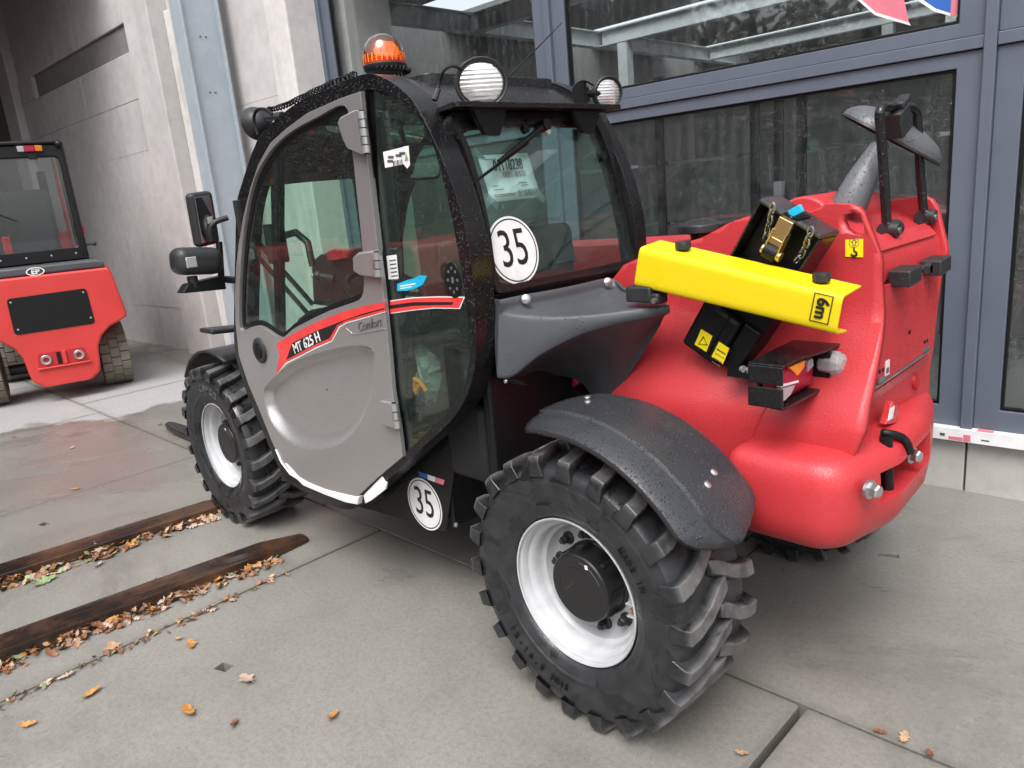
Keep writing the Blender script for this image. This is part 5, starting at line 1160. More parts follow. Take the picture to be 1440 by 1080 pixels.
# bumper / counterweight
def plan(k, ins):
    base = [(-0.27, 0.555), (-0.590, 0.555), (-0.638, 0.30), (-0.618, 0.03), (-0.552, -0.22), (-0.45, -0.42), (-0.27, -0.47)]
    rr = [0.05, 0.11, 0.16, 0.3, 0.3, 0.14, 0.05]; cx, cy = -0.42, 0.0
    q = [(p[0] + ins * (1 if p[0] < cx else -1) * min(1, abs(p[0] - cx) / 0.15), p[1] - ins * max(-1, min(1, p[1] / 0.4))) for p in base]
    return rounded(q, [max(0.012, r - ins * 0.8) for r in rr], 7)
lv = [(0.515, 0.11), (0.525, 0.06), (0.545, 0.028), (0.575, 0.008), (0.62, 0.0), (0.70, 0.0), (0.735, 0.003), (0.757, 0.013), (0.772, 0.029), (0.782, 0.055), (0.786, 0.10)]
rows = [[(p[0], p[1], z + 0.06 * smooth(0.3, -0.2, 0.0) * 0 + (0.035 * smooth(0.60, 0.40, 0) * 0)) for p in plan(0, i)] for z, i in lv]
m = MB().grid(rows, True); n_ = len(rows[0]); m.f.append(tuple(range(n_))); o_ = len(m.v) - n_; m.f.append(tuple(reversed(range(o_, o_ + n_))))
bump = m.build('bumper', 'red', T, angle=50)
q1 = (-0.66,0.396,0.752)
cut = MB().plate(rounded([(-0.80, 0.395), (-0.60, 0.39), (-0.53, 0.34), (-0.49, 0.08), (-0.54, 0.01), (-0.80, -0.06)], 0.02), [], ZF, 0.640, 0.722).build('cut', 'red', None)
carve(bump, [cut])
hpz = [(-0.625, 0.10)]
pb, pt_ = Vector((-0.6,0.282,0.641)), Vector((-0.6,0.308,0.794))
pin = MB().cyl(pb + Vector((0, 0, -.02)), pt_ + Vector((0, 0, -.006)), 0.0155, 20).build('hitch_pin', 'black_dry', T)
MB().tube(cr([(-0.585,0.296,0.795), (-0.597,0.295,0.795), (-0.61,0.283,0.79), (-0.62,0.256,0.776), (-0.63,0.249,0.762), (-0.634,0.243,0.746), (-0.636,0.24,0.731)], 5, False), 0.0105, 10).build('pin_handle', 'black_dry', pin)
for px, py, xx in ((1228, 689, -0.655), (1287, 641, -0.665)):
    q = {1228: (-0.634,0.473,0.71), 1287: (-0.615,0.139,0.689)}[px]
    bolt((q[0] + .012, q[1], q[2]), (-0.97, 0.2, 0), 0.0175, 0.030, T)

# ---- rear left lamp in its black guard
gx0, gx1, gy0, gy1 = -0.462, -0.372, 0.30, 0.588
lg = MB().plate([(gx0, 0.50), (gx0, 0.585), (gx1, 0.585), (gx1 + 0.02, gy0), (gx0 - 0.02, gy0), (gx0 - 0.02, 0.40)], [], ZF, 1.018, 1.024).build('lamp_guard', 'black', T, bevel=0.002)
MB().plate([(gx0 + .02, gy0), (gx0 + 0.02, 0.585), (gx1, 0.585), (gx1, gy0)], [], ZF, 0.914, 0.920).build('guard_floor', 'black', lg, bevel=0.002)
for z0, z1 in ((0.974, 1.019), (0.917, 0.966)):
    MB().span((gx0, 0.581, z0), (gx1, 0.588, z1)).build('guard_side', 'black', lg, bevel=0.002)
MB().span((-0.40, gy0, 0.92), (-0.392, 0.58, 1.018)).build('guard_back', 'black_dry', lg)
MB().box((-0.452, 0.366, 0.968), (0.06, 0.012, 0.10)).build('guard_divider', 'black', lg, bevel=0.002)
MB().span((-0.436, 0.29, 0.921), (-0.430, 0.378, 1.017)).build('lamp_backing', 'black_dry', lg)
MB().plate([(-0.466, 0.56), (-0.466, 0.40), (-0.46, 0.31), (-0.43, 0.31), (-0.43, 0.585), (-0.462, 0.585)], [], ZF, 0.9125, 0.9195).build('guard_lip', 'black', lg, bevel=0.002)
rows = []
for d, ins in ((0.0, 0.0), (0.02, 0.0), (0.034, 0.006), (0.042, 0.02), (0.045, 0.04)):
    rr = rounded([(0.579 - ins, 0.921 + ins), (0.380 + ins, 0.921 + ins), (0.38 + ins, 1.016 - ins), (0.579 - ins, 1.016 - ins)], 0.014, 4)
    rows.append([(-0.408 - d, p[0], p[1]) for p in rr])
m = MB().grid(rows, True); n_ = len(rows[0]); o_ = len(m.v) - n_; m.f.append(tuple(range(o_, o_ + n_)))
lens = m.build('tail_lamp_lens', 'red_lens', lg, angle=60)
MB().plate([(0.535,1.008),(0.452,1.009),(0.459,0.992),(0.494,0.977)], [], XF, -0.4555, -0.445).build('amber_lens', 'amber_print', lg, smooth=False, bevel=0.002)
MB().plate([(0.582,0.975),(0.49,0.965),(0.49,0.96),(0.582,0.97)], [], XF, -0.4555, -0.445).build('reflex_line', 'sticker_white', lg, smooth=False)
MB().plate([(0.582,0.966),(0.508,0.957),(0.531,0.939),(0.56,0.932),(0.585,0.935)], [], XF, -0.4552, -0.445).build('reverse_lens', 'clear_lens', lg, smooth=False)
MB().plate([(0.44,1.003),(0.412,1.004),(0.408,0.984),(0.439,0.975)], [], XF, -0.4552, -0.445).build('reverse_lens', 'clear_lens', lg, smooth=False)
rl = Vector((-0.475,0.345,0.978))
rlo = MB().lathe([(0, 0.034), (0.016, 0.034), (0.028, 0.026), (0.034, 0.012), (0.0345, -0.02), (0.028, -0.03), (0, -0.03)], rl, (-1, 0.1, 0), 10).build('reversing_lamp', 'clear_lens', T, angle=15)
MB().lathe([(0, 0.012), (0.027, 0.012), (0.027, -0.029), (0, -0.029)], rl, (-1, 0.1, 0), 20).build('lamp_reflector', 'steel', rlo)
if False: MB().plate(rounded([(rl.y - 0.012, rl.z + 0.004), (rl.y + 0.012, rl.z + 0.004), (rl.y + 0.012, rl.z + 0.016), (rl.y - 0.012, rl.z + 0.016)], 0.002), [], XF, rl.x - 0.0365, rl.x - 0.034).build('lamp_chip', 'ink', rlo)
for px in ((-0.277,0.44,0.963), (-0.294,0.44,0.961)):
    bolt(px, (-.5, .8, 0), 0.008, 0.014, T)
MB().box(Vector((-0.265,0.4,0.951)), (0.06, 0.10, 0.02)).build('lamp_arm', 'black_dry', T)

# ---- boom, engine hood, air cleaner on the far side
MB().plate([(-0.45, 1.12), (-0.33, 1.27), (-0.18, 1.255), (0.3, 1.15), (2.65, 0.80), (2.95, 0.62), (2.86, 0.50), (2.45, 0.58), (0.2, 0.92)], [], YF, -0.235, -0.03).build('boom', 'red', T, bevel=0.012)
MB().plate([(2.6, 0.9), (2.95, 0.72), (3.2, 0.45), (3.2, 0.12), (3.05, 0.12), (3.0, 0.4), (2.75, 0.55)], [], YF, -0.21, -0.05).build('boom_head', 'red', T, bevel=0.01)
MB().span((3.18, -0.60, 0.06), (3.25, 0.60, 0.16)).span((3.18, -0.60, 0.46), (3.25, 0.60, 0.54)).span((3.18, -.58, 0.16), (3.25, -.5, 0.46)).span((3.18, .5, 0.16), (3.25, .58, 0.46)).build('fork_carriage', 'black_dry', T, bevel=0.006)
ft = (4.451,0.431,0.03)
for yy in (ft[1], -0.42):
    MB().plate([(3.255, yy - 0.05), (4.2, yy - 0.05), (ft[0] - 0.03, yy - 0.03), (ft[0], yy), (ft[0] - 0.03, yy + 0.03), (4.2, yy + 0.05), (3.255, yy + 0.05)], [], ZF, 0.012, 0.05).span((3.255, yy - 0.05, 0.05), (3.30, yy + 0.05, 0.56)).build('fork', 'black', T, bevel=0.004)
MB().plate(rounded([(-0.25, 0.5), (1.75, 0.5), (1.75, 1.0), (1.35, 1.21), (0.1, 1.235), (-0.15, 1.16), (-0.25, 1.02)], 0.08), [], YF, -0.70, -0.32).build('engine_hood', 'red', T, bevel=0.03, seg=3)
ac = Vector((0.346,-0.36,1.285))
MB().lathe([(0, 0.03), (0.05, 0.025), (0.085, 0.008), (0.088, 0.0), (0.088, -0.022), (0.07, -0.024), (0.04, -0.03), (0.036, -0.07), (0.05, -0.15), (0.05, -0.3)], ac, (0, 0, 1), 36).build('air_intake_cap', 'plastic', T, bevel=0.002)
MB().plate([(0.354,1.257),(0.319,1.227),(0.399,1.19),(0.441,1.138),(0.448,1.038),(0.254,1.021),(0.159,1.219),(0.243,1.253)], [], YF, 0.0, 0.05).build('boom_gusset', 'red', T, bevel=0.004)

# ---- rear view mirror on its hoop
ub = [(-0.5,0.075,1.299), (-0.495,0.092,1.426), (-0.49,0.114,1.56), (-0.49,0.121,1.586), (-0.49,0.103,1.602), (-0.49,0.051,1.604), (-0.49,-0.071,1.605), (-0.49,-0.126,1.596), (-0.49,-0.151,1.568), (-0.495,-0.176,1.432), (-0.5,-0.206,1.309)]
MB().tube(cr(ub, 4, False), 0.0125, 12).build('mirror_hoop', 'black', T)
for p, q in ((ub[0], (0.0, -0.05)), (ub[-1], (0.0, 0.05))):
    p = Vector(p)
    MB().cyl(p + Vector((0, 0.012, -0.012)), p + Vector((0.0, -0.065, -0.010)), 0.024, 18).cyl(p + Vector((-.005, -0.005, -0.008)), p + Vector((-0.03, -0.005, -0.012)), 0.021, 18).box(p + Vector((0.02, -0.05, -0.03)), (0.05, 0.06, 0.03)).build('hoop_clamp', 'plastic', T, bevel=0.003)
    MB().cyl(p + Vector((-0.03, -0.005, -0.012)), p + Vector((-0.034, -0.005, -0.012)), 0.009, 12).build('clamp_screw', 'steel', T)
ce = Vector((-0.4,-0.171,1.54))
axu = (Vector((-0.4,-0.422,1.483)) - Vector((-0.4,0.062,1.591))); Lu = axu.length / 2 * 0.70; axu.normalize()
bul = Vector((-0.40, 0.52, 0.80)); bul = (bul - axu * bul.dot(axu)).normalized(); nrm = -bul; axw = bul.cross(axu).normalized()
rows = []
for k in range(9):
    t = k / 8 * math.pi / 2; rr, hh = math.cos(t), math.sin(t)
    rows.append([tuple(ce + axu * (Lu * rr * math.cos(a)) + axw * (Lu * 1.12 * (0.76 + 0.24 * math.cos(a)) * rr * math.sin(a)) - nrm * (0.06 * hh)) for a in [2 * math.pi * j / 40 for j in range(40)]])
msh = MB().grid(rows, True).build('rear_mirror', 'mirror_grey', T, angle=60)
MB().grid([[tuple(ce + axu * (Lu * s_ * math.cos(a)) + axw * (Lu * 1.12 * (0.76 + 0.24 * math.cos(a)) * s_ * math.sin(a)) + nrm * 0.002) for a in [2 * math.pi * j / 40 for j in range(40)]] for s_ in (0.96, 0.5, 0.01)], True).build('mirror_glass', 'mirror', msh)
rows = [[tuple(ce + axu * (Lu * s_ * math.cos(a)) + axw * (Lu * 1.12 * (0.76 + 0.24 * math.cos(a)) * s_ * math.sin(a)) + nrm * h_) for a in [2 * math.pi * j / 40 for j in range(40)]] for s_, h_ in ((1.0, 0.0), (1.02, 0.006), (0.97, 0.008))]
MB().grid(rows, True).build('mirror_rim', 'plastic', msh)
mcl = Vector((-0.49,-0.0,1.587))
MB().box(mcl + Vector((0, 0, -0.02)), (0.05, 0.07, 0.07), Matrix.Rotation(R(-25), 3, 'X')).box(mcl + Vector((-.01, 0.0, 0.028)), (0.03, 0.06, 0.02), Matrix.Rotation(R(-25), 3, 'X')).build('mirror_clamp', 'plastic', T, bevel=0.005)
MB().tube([(-0.4,0.087,1.353), (-0.43,0.071,1.426), (-0.45,0.012,1.504)], [0.048, 0.040, 0.026], 18).build('mirror_stem', 'mirror_grey', T)

# ------------------------------------------------------------------ yellow channel, carried on the left side of the body
yel = empty('yellow_guard_channel', (-0.256,0.52,1.202))
tag(yel, 'bright yellow steel channel marked 6m on the side of the red machine', 'channel')
inv = yel.location
ya, yb = (-0.014,0.52,1.304), (-0.567,0.52,1.169)
w0 = [(-0.024,0.52,1.302), (-0.514,0.52,1.244), (-0.57,0.52,1.171), (-0.557,0.52,1.093), (0.009,0.52,1.192)]
TLc, TRc, BRc, BLc = Vector((-0.016,0.52,1.291)), Vector((-0.573,0.52,1.181)), Vector((-0.559,0.52,1.096)), Vector((0.009,0.52,1.194))
TLc.z += 0.006
ex_ = ((TRc - TLc) + (BRc - BLc)).normalized(); hv = ((BLc - TLc) + (BRc - TRc)) / 2
def chan(t):
    """cross-section of the channel at t along it: web facing left, flanges reaching in to the machine, small lips"""
    a, b = TLc.lerp(TRc, t), BLc.lerp(BRc, t); u = (b - a).normalized(); inn = Vector((0, -1, 0)); r = 0.012; F = 0.095; F2 = 0.06
    up_in = (inn + u * -0.10).normalized(); lo_in = (inn + u * 0.10).normalized()
    pts = [a + up_in * F, a + up_in * r * 1.4, a + up_in * r * 0.45 + u * 0.1 * r, a + u * r * 0.5 + inn * 0.1 * r, a + u * r * 1.5, b - u * r * 1.5, b - u * r * 0.5 + inn * 0.1 * r, b + lo_in * r * 0.45 - u * 0.1 * r, b + lo_in * r * 1.4, b + lo_in * F2]
    return [p - inv for p in pts]
MB().grid([chan(t) for t in (0, 0.02, 0.25, 0.5, 0.75, 0.98, 1.0)]).build('channel_body', 'yellow', yel, solid=0.006, bevel=0.0015, angle=40)
sc6 = Vector((-0.525,0.524,1.153)) - inv
eX = Vector((-0.30, 0, -1.0)).normalized()   # the print lies on its side
eY = Vector((-eX.z, 0, eX.x)) * -1
eX6, eY6 = ex_ * 1.0, Vector((ex_.z, 0, -ex_.x)) if Vector((ex_.z, 0, -ex_.x)).z > 0 else Vector((-ex_.z, 0, ex_.x))
def q6(u, v, y=0.0): return tuple(sc6 + eX6 * u + eY6 * v + Vector((0, y, 0)))
def quad6(us, y, name, mat): 
    a = [q6(u, v, y) for u, v in us]; return MB().add(a, [tuple(range(len(a)))]).build(name, mat, yel, smooth=False)
for (u0, v0, u1, v1) in ((-.023, -.034, .023, -.0315), (-.023, .0315, .023, .034), (-.023, -.0315, -.0205, .0315), (.0205, -.0315, .023, .0315)):
    quad6([(u0, v0), (u1, v0), (u1, v1), (u0, v1)], 0.0012, 'label_border', 'ink')
text('6m', 0.040, q6(0, 0, 0.0012), eY6 * -1, eX6, 'ink', 'label_lettering', yel, bold=0.0012)
for tpos in (0.19, 0.87):
    a = TLc.lerp(TRc, tpos) - inv + Vector((0, -0.05, 0.004))
    MB().lathe([(0, -0.02), (0.012, -0.02), (0.012, 0.006), (0.020, 0.008), (0.022, 0.020), (0.020, 0.028), (0, 0.029)], a, (0, 0, 1), 10).build('knob', 'plastic', yel, angle=25)
ck = Vector((-0.007,0.5,1.169)) - inv
MB().box(ck, (0.085, 0.06, 0.045)).box(ck + Vector((-.05, .0, -0.012)), (0.03, 0.05, 0.03)).build('clamp', 'plastic', yel, bevel=0.006)
MB().cyl(ck + Vector((-.055, .02, -0.015)), ck + Vector((-.055, .034, -0.015)), 0.008, 10).build('clamp_screw', 'steel', yel)
for t in (0.25, 0.8):
    a = TLc.lerp(TRc, t) - inv
    MB().tube([a + Vector((0, -.02, -.06)), a + Vector((0, -.24, -.06))], 0.014, 10).build('bracket', 'red', yel)

# ------------------------------------------------------------------ black steel box strapped behind the channel
bxo = Vector((-0.28,0.42,1.188))
bx = empty('strapped_steel_box', tuple(bxo)); tag(bx, 'black steel box with two chains and a brass ratchet behind the yellow channel', 'box')
cTL, cTR, cBR, cBL = [Vector(p) - bxo for p in ((-0.317,0.42,1.401), (-0.476,0.42,1.304), (-0.234,0.42,0.93), (-0.077,0.42,1.018))]
dn = Vector((0, -1, 0)); DEP = 0.10
def bq(u, v, d=0.0): return (cTL.lerp(cTR, u)).lerp(cBL.lerp(cBR, u), v) + dn * d
def bslab(u0, u1, v0, v1, d0, d1, name, mat='black', bev=0.004):
    a = [bq(u0, v0, d0), bq(u1, v0, d0), bq(u1, v1, d0), bq(u0, v1, d0)]; b = [bq(u0, v0, d1), bq(u1, v0, d1), bq(u1, v1, d1), bq(u0, v1, d1)]
    return MB().add(a + b, [(0, 1, 2, 3), (7, 6, 5, 4), (0, 4, 5, 1), (1, 5, 6, 2), (2, 6, 7, 3), (3, 7, 4, 0)]).build(name, mat, bx, smooth=False, bevel=bev)
bslab(-0.01, 1.01, -0.02, 0.012, -0.004, DEP, 'lid', 'lid_sky_grey', 0.008)
bslab(0.0, 0.035, 0.013, 0.36, 0.0, DEP, 'box_side'); bslab(0.965, 1.0, 0.013, 0.36, 0.0, DEP, 'box_side')
bslab(0.036, 0.964, 0.013, 0.36, 0.05, DEP, 'tray', 'black_dry')
bslab(0.0, 1.0, 0.361, 0.98, 0.02, DEP, 'box_body', 'black_dry'); bslab(0.0, 1.0, 0.36, 0.385, 0.004, 0.019, 'tray_lip')
bslab(0.0, 0.70, 0.66, 1.0, -0.012, 0.019, 'front_cover', 'black_dry', 0.012); bslab(0.71, 1.0, 0.66, 0.97, 0.004, 0.019, 'front_cover', 'black_dry', 0.004)
bslab(0.475, 0.50, 0.66, 0.99, -0.016, -0.0125, 'cover_rib', 'black_dry', 0.002)
def stickerq(px, name='warning_sticker'):
    a = [Vector(p) - bxo + Vector((0, 0.014, 0)) for p in px]; return MB().add(a, [(0, 1, 2, 3)]).build(name, 'yellow_sticker', bx, smooth=False)
stickerq([(-0.148,0.42,1.063), (-0.183,0.42,1.046), (-0.162,0.42,0.999), (-0.125,0.42,1.017)])
stickerq([(-0.203,0.42,1.032), (-0.234,0.42,1.015), (-0.213,0.42,0.969), (-0.178,0.42,0.987)])
tr_ = [Vector(p) - bxo + Vector((0, 0.0155, 0)) for p in ((-0.155,0.42,1.042), (-0.166,0.42,1.02), (-0.139,0.42,1.02))]
MB().tube(tr_, 0.0016, 5, closed=True).build('warning_triangle', 'ink', bx)
for k in range(4):
    p, q = Vector((-0.196,0.42,1.011)) - bxo, Vector((-0.222,0.42,0.998)) - bxo; o_ = Vector((0.0055, 0, -0.0125)) * k
    MB().tube([p + o_ + Vector((0, .0147, 0)), q + o_ + Vector((0, .0147, 0))], 0.0011 if k else 0.002, 4).build('sticker_print', 'ink', bx)
def chainrun(pts):
    P = cr(pts, 12, False); P = [Vector(p) for p in P]; L = [0]
    for a, b in zip(P[:-1], P[1:]): L.append(L[-1] + (b - a).length)
    m = MB(); pitch = 0.0185; s = 0.0; k = 0
    while s < L[-1] - pitch:
        def at_(d):
            for i in range(1, len(L)):
                if L[i] >= d: return P[i - 1].lerp(P[i], (d - L[i - 1]) / max(1e-9, L[i] - L[i - 1]))
            return P[-1]
        a, b = at_(s), at_(s + pitch); c = (a + b) / 2; t = (b - a).normalized()
        u = Vector((0, 1, 0)) if k % 2 else t.cross(Vector((0, 1, 0))).normalized(); u = (u + 0.35 * t.cross(u)).normalized()
        ring = []
        for j in range(14):
            an = 2 * math.pi * j / 14; ring.append(c + t * (0.0145 * math.cos(an)) + u * (0.0085 * math.sin(an)))
        m.tube(ring, 0.0028, 6, closed=True); s += pitch; k += 1
    return m.build('chain', 'chain', bx)
chainrun([Vector(p) - bxo for p in ((-0.361,0.435,1.389), (-0.348,0.42,1.359), (-0.33,0.4,1.328), (-0.316,0.39,1.295))])
chainrun([Vector(p) - bxo for p in ((-0.459,0.435,1.328), (-0.443,0.42,1.299), (-0.421,0.4,1.266), (-0.395,0.395,1.237))])
def ratch(px, r=None): return Vector(px) - bxo
r0, r1 = ratch((-0.395,0.425,1.354)), ratch((-0.346,0.425,1.259)); rd = (r1 - r0).normalized(); rs = rd.cross(Vector((0, 1, 0))).normalized()
rot = Matrix((rs, Vector((0, 1, 0)), rd)).transposed(); Lr = (r1 - r0).length
m = MB().box(r0 + rd * Lr * 0.28, (0.040, 0.012, Lr * 0.5), rot).box(r0 + rd * Lr * 0.62 + rs * 0.019, (0.004, 0.028, Lr * 0.6), rot).box(r0 + rd * Lr * 0.62 - rs * 0.019, (0.004, 0.028, Lr * 0.6), rot).box(r0 + rd * Lr * 0.6, (0.036, 0.014, 0.018), rot)
m.cyl(r0 + rd * Lr * 0.88 - rs * 0.028, r0 + rd * Lr * 0.88 + rs * 0.028, 0.013, 16)
rat = m.build('ratchet_buckle', 'zinc', bx, bevel=0.002)
MB().cyl(r0 + rd * Lr * 0.87 - rs * 0.0175, r0 + rd * Lr * 0.87 + rs * 0.0175, 0.021, 16).build('strap_roll', 'seal', rat)
MB().add([r0 + rs * .02 + Vector((0, -.004, 0)), r0 - rs * .02 + Vector((0, -.004, 0)), bq(0.52, -0.024, -0.006) - rs * .02, bq(0.52, -0.024, -0.006) + rs * .02, bq(0.52, -0.024, 0.06) - rs * .02, bq(0.52, -0.024, 0.06) + rs * .02], [(0, 1, 2, 3), (3, 2, 4, 5)]).build('strap', 'seal', bx, solid=0.003)
tq = bq(0.56, -0.03, 0.0); MB().box(tq + Vector((0.0, 0.0, 0.012)), (0.034, 0.012, 0.02), Matrix.Rotation(R(25), 3, 'Y')).build('turquoise_tag', 'blue_sticker', bx, bevel=0.002)

# ------------------------------------------------------------------ paper notice taped inside the rear window
po = Vector(WF([(0.614,0.326)][0], -0.006))
pap = empty('paper_notice', tuple(po)); tag(pap, 'white delivery sheet with number and barcodes taped inside the rear window', 'paper')
pc = [Vector(WF(p, -0.004)) - po for p in [(0.722,0.396),(0.518,0.398),(0.502,0.262),(0.711,0.26)]]
rows = []
for i in range(7):
    rows.append([tuple((pc[0].lerp(pc[1], j / 6)).lerp(pc[3].lerp(pc[2], j / 6), i / 6) + NW * (-0.004 - 0.006 * abs(noise.noise(Vector((i * .5, j * .5, 1)))))) for j in range(7)])
MB().grid(rows).build('sheet', 'sticker_white', pap, solid=0.0006)
def pq(u, v): return (pc[0].lerp(pc[1], u)).lerp(pc[3].lerp(pc[2], u), v) - NW * 0.0015
def pbar(u0, u1, v0, v1, name='print_line', mat='grey_ink'):
    MB().add([pq(u0, v0), pq(u1, v0), pq(u1, v1), pq(u0, v1)], [(0, 1, 2, 3)]).build(name, mat, pap, smooth=False)
pex = (pc[1] - pc[0]).normalized()
text('01118238', 0.046, pq(0.52, 0.25), pex, EW, 'grey_ink', 'notice_number', pap, sx=0.66, bold=0.001, ext=0.0003)
x = 0.36
while x < 0.84:
    w_ = random.choice((0.008, 0.014, 0.02)); pbar(x, x + w_, 0.38, 0.51, 'barcode_bar', 'grey_ink'); x += w_ + random.choice((0.01, 0.016))
x = 0.55
while x < 0.96:
    w_ = random.choice((0.008, 0.014, 0.02)); pbar(x, x + w_, 0.80, 0.94, 'barcode_bar', 'grey_ink'); x += w_ + random.choice((0.01, 0.016))
for u0, u1, v in ((0.1, 0.32, 0.09), (0.1, 0.2, 0.66), (0.1, 0.3, 0.74), (0.62, 0.80, 0.64), (0.66, 0.8, 0.70), (0.08, 0.52, 0.85), (0.08, 0.50, 0.88)): pbar(u0, u1, v, v + 0.016)
for u, v in ((0.02, 0.0), (0.98, 0.98), (0.02, 0.99)):
    a = pq(u, v) - NW * .001; MB().box(a, (0.0006, 0.05, 0.02), Matrix.Rotation(R(40), 3, 'X')).build('tape', 'bag', pap, smooth=False)

# ------------------------------------------------------------------ forklift parked under the canopy (local x forward, y left, z up)
FKX, FKY = (0.9755, -0.22)
tr = empty('forklift', (6.35 + 0.0, 0.45, 0.0), math.atan2(FKY, FKX)); tag(tr, 'red counterbalance forklift with black cab seen from behind', 'forklift')
UC = -0.145
def KF(p, d): return (d, -(p[0] + UC), p[1])
def half(pts): return pts + [(-a, b) for a, b in reversed(pts)]
cw = half([(0.19, 0.155), (0.27, 0.215), (0.285, 0.30), (0.30, 0.45), (0.345, 0.54), (0.43, 0.615), (0.535, 0.655), (0.585, 0.685), (0.585, 0.74), (0.545, 1.05), (0.53, 1.125), (0.50, 1.145)])
MB().plate(cw, [], KF, 0.0, 0.62).build('counterweight', 'red_truck', tr, bevel=0.035, seg=4)
MB().plate(half([(0.60, 0.66), (0.60, 0.76), (0.56, 1.14)]), [], KF, 0.622, 1.6).build('body', 'red_truck', tr, bevel=0.03)
MB().plate(rounded([(-0.315, 0.655), (0.315, 0.66), (0.305, 0.985), (-0.31, 0.975)], 0.035), [], KF, -0.006, 0.02).build('rear_cover', 'black_dry', tr, bevel=0.004)
for u, v in ((-.285, .94), (.275, .95), (.29, .715), (-.28, .70)): MB().lathe([(0, 0.006), (0.008, 0.004), (0.01, 0)], KF((u, v), -0.006), (-1, 0, 0), 12).build('cover_screw', 'steel', tr)
MB().plate(rounded([(-0.205, 0.335), (0.205, 0.335), (0.18, 0.465), (-0.18, 0.465)], 0.02), [], KF, -0.003, 0.004).build('tow_pocket', 'red_deep', tr, bevel=0.002)
MB().plate([(-0.21, 0.318), (0.21, 0.318), (0.21, 0.334), (-0.21, 0.334)], [], KF, -0.02, 0.01).build('pocket_sill', 'red_truck', tr, bevel=0.004)
MB().plate([(-0.045, 0.345), (-0.01, 0.345), (-0.01, 0.455), (-0.045, 0.455)], [], KF, -0.006, 0.0).build('pin_slot', 'seal', tr, smooth=False)
MB().plate([(0.0, 0.34), (0.03, 0.34), (0.03, 0.46), (0.0, 0.46)], [], KF, -0.02, 0.0).build('pocket_rib', 'red_truck', tr, bevel=0.003)
for u in (-0.13, 0.13): MB().lathe([(0, -0.01), (0.02, -0.01), (0.024, 0.012), (0.04, 0.014), (0.045, 0.008), (0.045, 0)], KF((u, 0.40), -0.004), (-1, 0, 0), 24).build('counterweight_bolt', 'steel', tr)
MB().plate(half([(0.50, 1.146), (0.49, 1.20), (0.44, 1.225)]), [], KF, 0.03, 0.75).build('rear_hood', 'grey_plastic', tr, bevel=0.02, seg=3)
em = KF((0.0 - 0.05, 1.175), 0.028)
MB().plate(disc2((-0.05, 1.178), 0.036, 36, 2.0, 1.0), [disc2((-0.05, 1.178), 0.029, 36, 2.1, 1.0)], KF, 0.020, 0.032).build('emblem_ring', 'sticker_white', tr, smooth=False)
text('EP', 0.058, KF((-0.05, 1.176), 0.0275), (0, -1, 0), (0, 0, 1), 'sticker_white', 'emblem_lettering', tr, sx=1.15, bold=0.002)
cf = [(-0.405, 1.226), (0.40, 1.226), (0.385, 2.275), (-0.385, 2.275)]
MB().plate(cf, [rounded([(-0.345, 1.345), (0.34, 1.345), (0.335, 2.165), (-0.335, 2.165)], 0.05)], KF, 0.42, 0.47).build('cab_rear_frame', 'black_dry', tr, bevel=0.012)
MB().plate([(-0.355, 1.33), (0.35, 1.33), (0.345, 2.18), (-0.345, 2.18)], [], KF, 0.445, 0.45).build('rear_window', 'glass_truck', tr, smooth=False)
MB().plate([(-0.385, 2.276), (0.385, 2.276), (0.37, 2.31), (-0.37, 2.31)], [], KF, 0.40, 1.9).build('cab_roof', 'black_dry', tr, bevel=0.012)
for u in (-0.375, 0.375):
    for pa, pb in ((1.75, 1.55), (0.47, 0.47)): MB().tube([KF((u, 1.2), pa), KF((u * .98, 2.28), pb)], 0.03, 8).build('cab_pillar', 'black_dry', tr)
    MB().span(KF((u, 1.28), 0.5), KF((u - 0.005, 2.2), 1.5)).build('side_window', 'glass_truck', tr, smooth=False)
MB().plate([(-0.36, 1.24), (0.36, 1.24), (0.36, 1.34), (-0.36, 1.34)], [], KF, 0.405, 0.419).build('window_sill', 'black_dry', tr, bevel=0.004)
for u in (-.3, -.1, .1, .3): MB().lathe([(0, 0.006), (0.008, 0.004), (0.01, 0)], KF((u, 1.29), 0.404), (-1, 0, 0), 10).build('sill_screw', 'steel', tr)
for u0, u1, mt in ((0.03, 0.085, 'clear_lens'), (0.087, 0.165, 'red_lens'), (0.167, 0.225, 'amber')):
    MB().plate([(u0, 2.215), (u1, 2.215), (u1, 2.265), (u0, 2.265)], [], KF, 0.385, 0.42).build('tail_lamp', mt, tr, bevel=0.005)
MB().plate([(0.10, 2.15), (0.17, 2.15), (0.17, 2.2), (0.10, 2.2)], [], KF, 0.40, 0.42).build('wiper_motor', 'black_dry', tr, bevel=0.004)
MB().ball(KF((0.36, 2.27), 0.40), 0.035, 12).build('roof_lamp', 'black_dry', tr)
MB().tube([KF((-0.1, 1.62), 0.41), KF((-0.33, 1.75), 0.41)], 0.006, 6).build('wiper', 'seal', tr)
MB().box(KF((0.405, 1.50), 0.46), (0.03, 0.02, 0.07)).build('side_reflector', 'red_lens', tr, bevel=0.003)
MB().tube([KF((0.40, 1.36), 0.45), KF((0.47, 1.36), 0.45)], 0.012, 8).ball(KF((0.47, 1.36), .45), 0.022, 10).build('door_stay', 'plastic', tr)
MB().span(KF((-0.25, 1.0), 0.6), KF((0.25, 1.3), 1.15)).span(KF((-0.2, 1.3), 0.62), KF((0.2, 1.9), 0.74)).build('driver_seat', 'seat', tr, bevel=0.04)
MB().plate([(-0.3, 1.25), (0.3, 1.25), (0.3, 1.5), (-0.3, 1.5)], [], KF, 1.45, 1.6).build('dash', 'red_sheet', tr, bevel=0.02)
